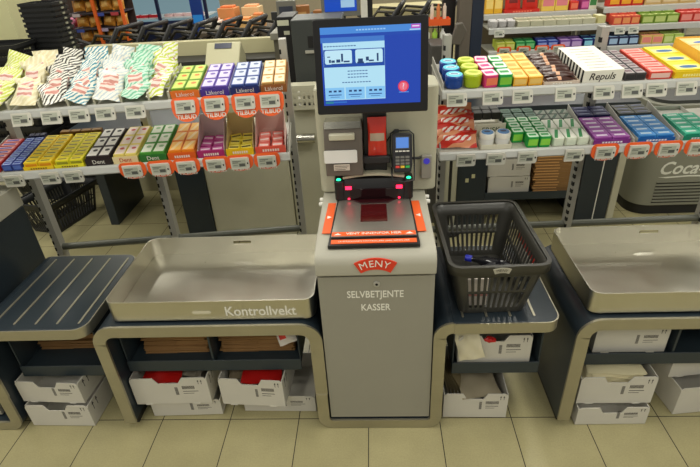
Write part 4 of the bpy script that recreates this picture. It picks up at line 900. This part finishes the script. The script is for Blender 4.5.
m=MB(); m.box(-.05,.09,0,.10,1.265,1.27,ORANGE); m.box(-.05,.09,0,.004,1.27,1.305,ORANGE); m.box(-.05,.09,.096,.10,1.27,1.305,ORANGE); m.box(-.05,-.046,.004,.096,1.27,1.305,ORANGE); m.box(.086,.09,.004,.096,1.27,1.305,ORANGE); m.box(.02,.03,.09,.0955,1.165,1.265,DARK); m.build('orange_basket',t)
for k,(x,c,nm) in enumerate(((-.055,WHITE,'white'),(-.005,C(150,190,50,.4),'lime'),(.045,C(220,220,214,.4),'pale grey'))):
    o=MB().lathe([(.016,0),(.018,.05),(.008,.062),(.008,.076),(.001,.077)],c,14).build('bottle',smooth=50); place(o,T(.42+x,3.53,1.166)); tag(o,'small %s bottle below the orange basket'%nm,'bottle','small bottles on the display stand')
for k in range(3):
    o=MB().lathe([(.011,0),(.012,.10),(.006,.11),(.006,.12)],C(206,120,60,.4) if k%2 else C(220,200,180,.4),12).build('bottle',smooth=50); place(o,T(.395+.04*k,3.55,1.271)); tag(o,'slim bottle standing in the orange basket, %s'%['left','middle','right'][k],'bottle','slim bottles in the orange basket')
t=empty('till_monitor',T(-.22,4.0,0),'second till monitor with blue screen at the top edge','monitor')
MB().box(-.145,.14,0,.04,1.29,1.56,C(120,120,112,.4)).build('monitor_frame',t,bevel=.004); MB().box(-.12,.115,-.003,-.0005,1.325,1.54,C(20,80,200,.3,emit=.8)).build('screen',t); MB().box(-.03,.03,.01,.05,1.20,1.289,DARK).build('neck',t)
MB().box(-.0,.10,-.005,-.0032,1.35,1.40,C(170,210,240,.3,emit=.8)).build('screen_window',t)
t=empty('till_desk',T(-.45,4.0,0),'long grey till desk with beige front behind the checkout monitor','desk')
MB().box(-.315,.62,-.02,.55,1.15,1.199,C(150,148,136,.5)).build('desk_top',t,bevel=.004); MB().box(-.30,.60,.02,.5,0,1.149,C(110,106,92,.5)).build('desk_body',t)
t=empty('post',T(-.01,4.3,1.20),'thin black and white post at the top edge right of the second monitor','post'); MB().box(-.018,.022,.0,.04,0,.8,BLACK).build('black_half',t); MB().box(-.07,-.0185,.0,.04,0,.8,WHITE).build('white_half',t)
t=empty('till_register',T(-.67,4.28,1.20),'small grey cash register display at the top edge left of the second monitor','register')
MB().box(-.075,.075,0,.12,0,.03,DARK).build('foot',t); MB().box(-.075,.075,.0,.06,.0305,.19,C(110,108,100,.4)).build('housing',t,bevel=.004); MB().box(-.055,.055,-.003,-.0005,.08,.15,C(52,56,70,.3)).build('display',t)
for k,(x,w,h) in enumerate(((-.56,.14,.14),(-.42,.09,.10))):
    o=MB().box(-w/2,w/2,0,.12,0,h,C(150,96,44,.7)).box(-w*.3,w*.3,-.0006,0,h*.3,h*.7,C(196,150,90,.7)).build('cardboard_box',bevel=.003); place(o,T(x,4.33,1.2)@rz(8-14*k)); tag(o,'brown cardboard box on the till desk, %s'%['larger left one','smaller right one'][k],'box')
# ------------------------------------------------------------------ left background: cashier lane
t=empty('cashier_lane',T(-1.5,4.2,-.02),'long beige cashier lane with dark conveyor belt behind the left rack','checkout lane')
MB().box(-.98,.72,.28,.36,.02,1.115,C(196,190,150,.5)).build('beige_parapet',t,bevel=.004); MB().box(-.60,.72,.0,.279,.02,1.0,BLACK).build('conveyor_belt',t); MB().box(-.60,.72,-.36,-.001,.02,.97,C(186,180,146,.5)).build('front_panel',t,bevel=.004)
t=empty('payment_terminal',T(-1.035,3.62,0),'beige wedge-shaped payment terminal with dark display behind the left gum cases','terminal')
MB().prism([(-.10,.0),(.14,.0),(.14,1.10),(.06,1.20),(.04,1.20),(-.10,1.075)],'x',-.12,.12,C(190,186,150,.45)).build('terminal_body',t,bevel=.008)
sl=math.degrees(math.atan2(.125,.14)); MB(T(0,-.03,1.1395)@rx(sl)).box(-.06,.06,.04,.085,.0015,.003,C(60,64,84,.3)).build('display',t)
# shopping trolleys
TD=C(58,54,44,.4,.3)
def trolley():
    t=bpy.data.objects.new('shopping_trolley',None); COL.objects.link(t)
    b=MB()
    for z_,s in((.55,.80),(.75,.9),(.98,1.0)):
        b.tube([(-.26*s,-.17*s,z_),(.24*s,-.20*s,z_),(.24*s,.20*s,z_),(-.26*s,.17*s,z_)],.006,TD,6,closed=True)
    for i in range(7):
        for sy in(-1,1): x=-.24+.08*i; b.tube([(x*.8,sy*.148,.55),(x,sy*.19,.98)],.0035,TD,5)
    b.build('wire_basket',t)
    MB().tube([(.14,-.20,1.00),(.29,-.20,1.20),(.31,.20,1.20),(.18,.20,1.00)],.021,DARK,10).build('handle',t,smooth=60)
    a=MB()
    for sy in(-1,1): a.tube([(-.20,sy*.17,.12),(.16,sy*.19,.14),(.22,sy*.20,.55),(.24,sy*.20,1.04)],.010,TD,8)
    a.build('frame',t)
    for x in(-.18,.16):
        for sy in(-1,1): MB(T(x,sy*.18,.05)@rx(90)).lathe([(.05,-.012),(.05,.012)],BLACK,16).build('wheel',t)
    ch=MB(); [ch.tube([(-.08,sy*.18,.98),(.06,sy*.18,1.15),(.27,sy*.18,1.13)],.015,TD,6) for sy in (-1,1)]; ch.tube([(-.14,-.17,1.12),(.16,-.17,1.02)],.014,DARK,6); ch.prism([(.02,.98),(.26,1.06),(.26,1.075),(.02,.995)],'y',-.17,.17,TD); ch.build('child_seat_flap',t)
    return t
tr=trolley()
for k in range(8):
    o=tr if k==0 else copy_tree(tr)
    place(o,T(-2.50+.235*k,4.86+.015*k,.0)@rz(-6)); tag(o,'nested dark shopping trolley, %s'%(['leftmost of the row behind the parapet','second in the row from left','third in the row from left','fourth in the row from left','fifth in the row from left','sixth in the row from left','seventh in the row from left','rightmost of the row behind the parapet'][k]),'shopping trolley','nested shopping trolleys')
t=empty('card_stand',T(-.80,4.45,0),'black upright handset stand on the lane parapet','stand'); MB().tube([(0,.07,1.127),(0,.07,1.25)],.012,BLACK,10).build('pole',t); MB().lathe([(.045,1.1265),(.045,1.135)],BLACK,16,T(0,.07,0)).build('foot',t); MB().box(-.03,.03,.03,.07,1.23,1.29,DARK,rx(0)).build('handset',t)
# stacks of baskets
def simple_basket():
    t=bpy.data.objects.new('shopping_basket',None); COL.objects.link(t)
    m,per,_=basket_mesh(.44,.30,.19,BASKETB,flare=.03,slots=True); m.build('body',t)
    r=MB(); r.ribbon(rrect(-.158,.158,-.228,.228,.035,4)+[(-.158+.035,.228)][:0]+[rrect(-.158,.158,-.228,.228,.035,4)[0]],.012,'z',.165,.19,BASKETB); r.build('rim',t)
    MB().box(.159,.168,-.03,.03,.168,.184,C(150,150,130,.5)).build('handle_clip',t)
    return t
sb=simple_basket(); first=True
def nth(n): 
    return ['lowest','second','third','fourth','fifth','sixth','seventh','eighth','ninth','tenth','eleventh','twelfth','thirteenth','fourteenth','fifteenth','sixteenth','seventeenth','eighteenth','nineteenth','twentieth','twenty-first','twenty-second','twenty-third','twenty-fourth','twenty-fifth','twenty-sixth','twenty-seventh','twenty-eighth','twenty-ninth','thirtieth','thirty-first','thirty-second','thirty-third','thirty-fourth','thirty-fifth','thirty-sixth','thirty-seventh','thirty-eighth'][n]
for (x,y_,n,dz,lab,rot) in ((-2.50,4.10,38,.036,'tall stack behind the striped bags',0),(-2.80,3.85,15,.075,'lower stack at the left edge',90)):
    for i in range(n):
        o=sb if first else copy_tree(sb); first=False
        place(o,T(x+random.uniform(-.002,.002),y_,.002+i*dz)@rz(rot+random.uniform(-.6,.6))@Matrix.Diagonal((.88,.5,.8,1) if rot==0 else (1,1,1,1))); tag(o,'black basket in the %s, %s'%(lab,'topmost' if i==n-1 else nth(i)+(' from below' if i else '')),'basket','nested black baskets')
t=empty('pillar',T(-3.25,4.5,0),'plain beige pillar at the upper left corner','pillar'); MB().box(-.3,.20,0,.5,0,3.0,C(206,204,158,.6)).build('pillar_face',t)
# bread rack with orange posts
t=empty('bread_rack',T(-2.78,5.36,0),'bread shelf rack with bright orange posts in the upper left background','shelf rack')
for x in(-.285,.01,.29): MB().box(x-.014,x+.014,0,.03,0,1.9,C(226,100,30,.5)).build('orange_post',t)
for z_ in(.985,1.13,1.275,1.42):
    MB().box(-.27,.275,.031,.33,z_-.012,z_,C(60,56,70,.5)).build('shelf',t)
MB().box(-.27,.275,.33,.345,0,1.9,C(70,54,50,.6)).build('back_panel',t); MB().box(-.27,.275,.031,.32,0,.93,C(34,34,38,.6)).build('base',t)
bm_=[pil(.13,.11,.085,C(206,140,50,.35),C(236,190,110,.4),(.3,.7,.3,.7),seed=90+s,n=8,wav=.005) for s in range(2)]; bb=[m.build('bread_bag',smooth=60) for m in bm_]; q_=0
for r_,z_ in enumerate((.985,1.13,1.275)):
    for j in range(4):
        o=bb[q_] if q_<2 else bb[q_%2].copy()
        if q_>1: COL.objects.link(o)
        q_+=1; x=(-.2,-.07,.085,.215)[j]
        place(o,T(-2.78+x,5.49,z_+.060)@rx(70)@rz(random.uniform(-10,10))); tag(o,'golden bread bag, orange-post rack, %s shelf, %s'%(['lowest','middle','top'][r_],['first from left','second from left','third from left','fourth from left'][j]),'bread','bread bags on the orange-post rack')
for k in range(6):
    c=C(*[(60,80,170),(170,160,190),(150,40,60),(200,190,200),(60,80,170),(180,60,70)][k],.5)
    o=MB().box(-.04,.04,0,.004,0,.03,c).build('shelf_sign'); place(o,T(-2.78+(-.2,.05,.2)[k%3],5.386,(1.095,1.24)[k//3]+.0)); 
    tag(o,'small coloured card on the orange-post rack, %s, %s'%(['left','centre','right'][k%3],['lower shelf','upper shelf'][k//3]),'card','coloured cards on the bread rack')
for o in [x for x in bpy.data.objects if x.name.startswith('shelf_sign')]: o.location.y=5.386; 
t=empty('partition',T(-2.52,5.42,0),'grey-brown panel seen between the orange posts','panel'); MB().box(-.16,.10,0,.03,0,1.20,C(120,98,84,.6)).build('panel_board',t)
bpy.data.objects.remove(t.children[0]); bpy.data.objects.remove(t)
t=empty('flower_shelf',T(-4.35,6.2,0),'distant shelf of red and pink goods behind the basket stacks','shelf rack')
MB().box(-.6,1.1,0,.4,0,1.02,C(50,40,36,.6)).build('shelf_body',t); MB().box(-.6,1.1,.40,.44,0,1.9,C(60,44,36,.6)).build('back_panel',t)
for k in range(12):
    o=crumpled(.14,.12,.14,C(*[(190,40,60),(220,140,170),(150,30,40),(196,180,180)][k%4],.6),100+k,n=6).build('potted_flower',smooth=30); place(o,T(-4.85+.14*k,6.32,1.021)); tag(o,'%s bloom on the distant shelf, %s from the left'%(['red','pink','dark red','pale'][k%4],(ORD+['tenth','eleventh','twelfth'])[k]),'flower','blooms on the distant shelf')
# chilled cabinet, banner, produce
t=empty('chilled_cabinet',T(-2.9,7.4,0),'chilled cabinet with pale blue lit interior at the top left','chiller')
MB().box(-.75,.65,.05,.7,0,.84,C(26,34,64,.4)).build('cabinet_base',t,bevel=.01)
m=MB(); m.box(-.75,.65,.05,.10,.84,.93,C(28,40,80,.4)); m.build('front_rail',t)
for x in(-.73,-.05,.62): MB().box(x-.02,x+.02,.05,.09,.93,1.75,C(26,34,70,.4)).build('mullion',t)
MB().box(-.75,.65,.66,.70,.84,1.75,C(160,196,206,.4,emit=.45)).build('lit_back',t)
MB().box(-.70,.60,.12,.655,.955,.97,C(206,214,216,.4)).build('shelf',t); MB().box(-.75,.65,.05,.7,1.751,1.80,C(40,50,90,.4)).build('canopy',t)
for k in range(8):
    o=MB().box(-.06,.06,0,.12,0,.035,C(196,40,50,.4) if k<4 else C(226,190,190,.4)).box(-.045,.045,.015,.105,.035,.037,C(236,220,220,.4)).build('meat_tray',bevel=.004); place(o,T(-3.5+.14*k+(.08 if k>3 else 0),7.58,.971)); tag(o,'%s packed tray in the chilled cabinet, %s'%('red' if k<4 else 'pale pink',['first','second','third','fourth'][k%4]+' from the left'),'food tray','food trays in the chilled cabinet')
t=empty('banner',T(-2.10,6.5,0),'bright blue upright sign board right of the chilled cabinet','sign'); MB().box(-.07,.07,0,.03,0,1.5,C(24,60,140,.4)).build('board',t); MB().box(-.06,.06,-.003,-.0005,1.0,1.09,C(40,150,230,.4,emit=.5)).build('blue_panel',t)
t=empty('produce_table',T(-1.35,5.75,0),'table of crates and produce in the distance left of the tills','table'); MB().box(-.55,.60,0,.7,0,.98,C(90,80,66,.6)).build('table_body',t)
for k,(x,y_,w,h,c,nm) in enumerate(((-.40,.05,.16,.10,(226,220,206),'white'),(-.22,.10,.16,.09,(216,130,60),'orange'),(-.05,.06,.17,.10,(222,176,110),'tan'),(.10,.14,.14,.13,(200,150,90),'light brown'),(-.30,.35,.2,.20,(220,150,90),'peach'),(-.02,.35,.2,.2,(232,200,150),'cream'))):
    o=MB().box(-w/2,w/2,0,.2,0,h,C(*c,.6)).box(-w*.35,w*.35,.03,.17,h,h+.02,C(min(255,c[0]+20),c[1]-20,c[2]-20,.6)).build('produce_crate',bevel=.005); place(o,T(-1.35+x,5.78+y_,.981)@rz(random.uniform(-8,8))); tag(o,'%s crate on the distant produce table'%nm,'crate','crates on the produce table')
for k in range(9):
    o=crumpled(.075,.07,.06,C(226,90,60,.6) if k%2 else C(240,150,130,.6),130+k,n=6).build('flower_bunch',smooth=30); place(o,T(-1.14+.055*(k%5),5.82+.1*(k//5),1.0+.05*(k//5)+.12*0)); o.location.z=.981+(.0 if k<5 else .0); o.location.x+=.14; tag(o,'%s bloom on the produce table, %s from left in the %s row'%('coral' if k%2 else 'salmon',['first','second','third','fourth','fifth'][k%5],['front','back'][k//5]),'flower','blooms on the produce table')
t=empty('wall_shelf',T(.35,6.0,0),'beige shelf with dark trolley parts behind the top of the monitor','shelf'); MB().box(-.45,.45,.0,.4,0,1.12,C(196,186,140,.6)).build('shelf_body',t)
for k in range(3):
    o=copy_tree(tr); place(o,T(.02+.27*k,5.6,.02)@rz(-6)); o.location.z=0; tag(o,'dark shopping trolley beyond the monitor top, %s of three'%['left','middle','right'][k],'shopping trolley','nested shopping trolleys')
# ------------------------------------------------------------------ light
def lights():
    w=bpy.data.worlds.new('shop_ambient'); bpy.context.scene.world=w; w.use_nodes=True
    b=w.node_tree.nodes['Background']; b.inputs[0].default_value=(1.0,.97,.87,1); b.inputs[1].default_value=.38
    TUBE=C(255,247,222,.5,emit=4,name='lamp_tube_light')
    n=0
    for y_ in (-1.2,1.2,3.6,6.0,8.4,10.8):
        for x_ in (-3.6,-1.2,1.2,3.6):
            t=empty('ceiling_lamp',T(x_,y_,3.3),'white fluorescent ceiling lamp hanging above the shop floor, outside the picture','lamp','ceiling lamps'); 
            MB().box(-.14,.14,-.62,.62,.03,.09,C(225,225,220,.5)).build('lamp_housing',t); MB().box(-.10,.10,-.6,.6,.0,.0295,TUBE).build('lamp_diffuser',t)
            ld=bpy.data.lights.new('lamp_light','AREA'); ld.shape='RECTANGLE'; ld.size=.22; ld.size_y=1.2; ld.energy=20; ld.color=(1,.97,.87)
            lo=bpy.data.objects.new('lamp_light',ld); COL.objects.link(lo); lo.location=(x_,y_,3.28)
lights()
vs=bpy.context.scene.view_settings
vs.view_transform='Standard'; vs.look='None'; vs.gamma=1; vs.use_curve_mapping=False; vs.exposure=0.0
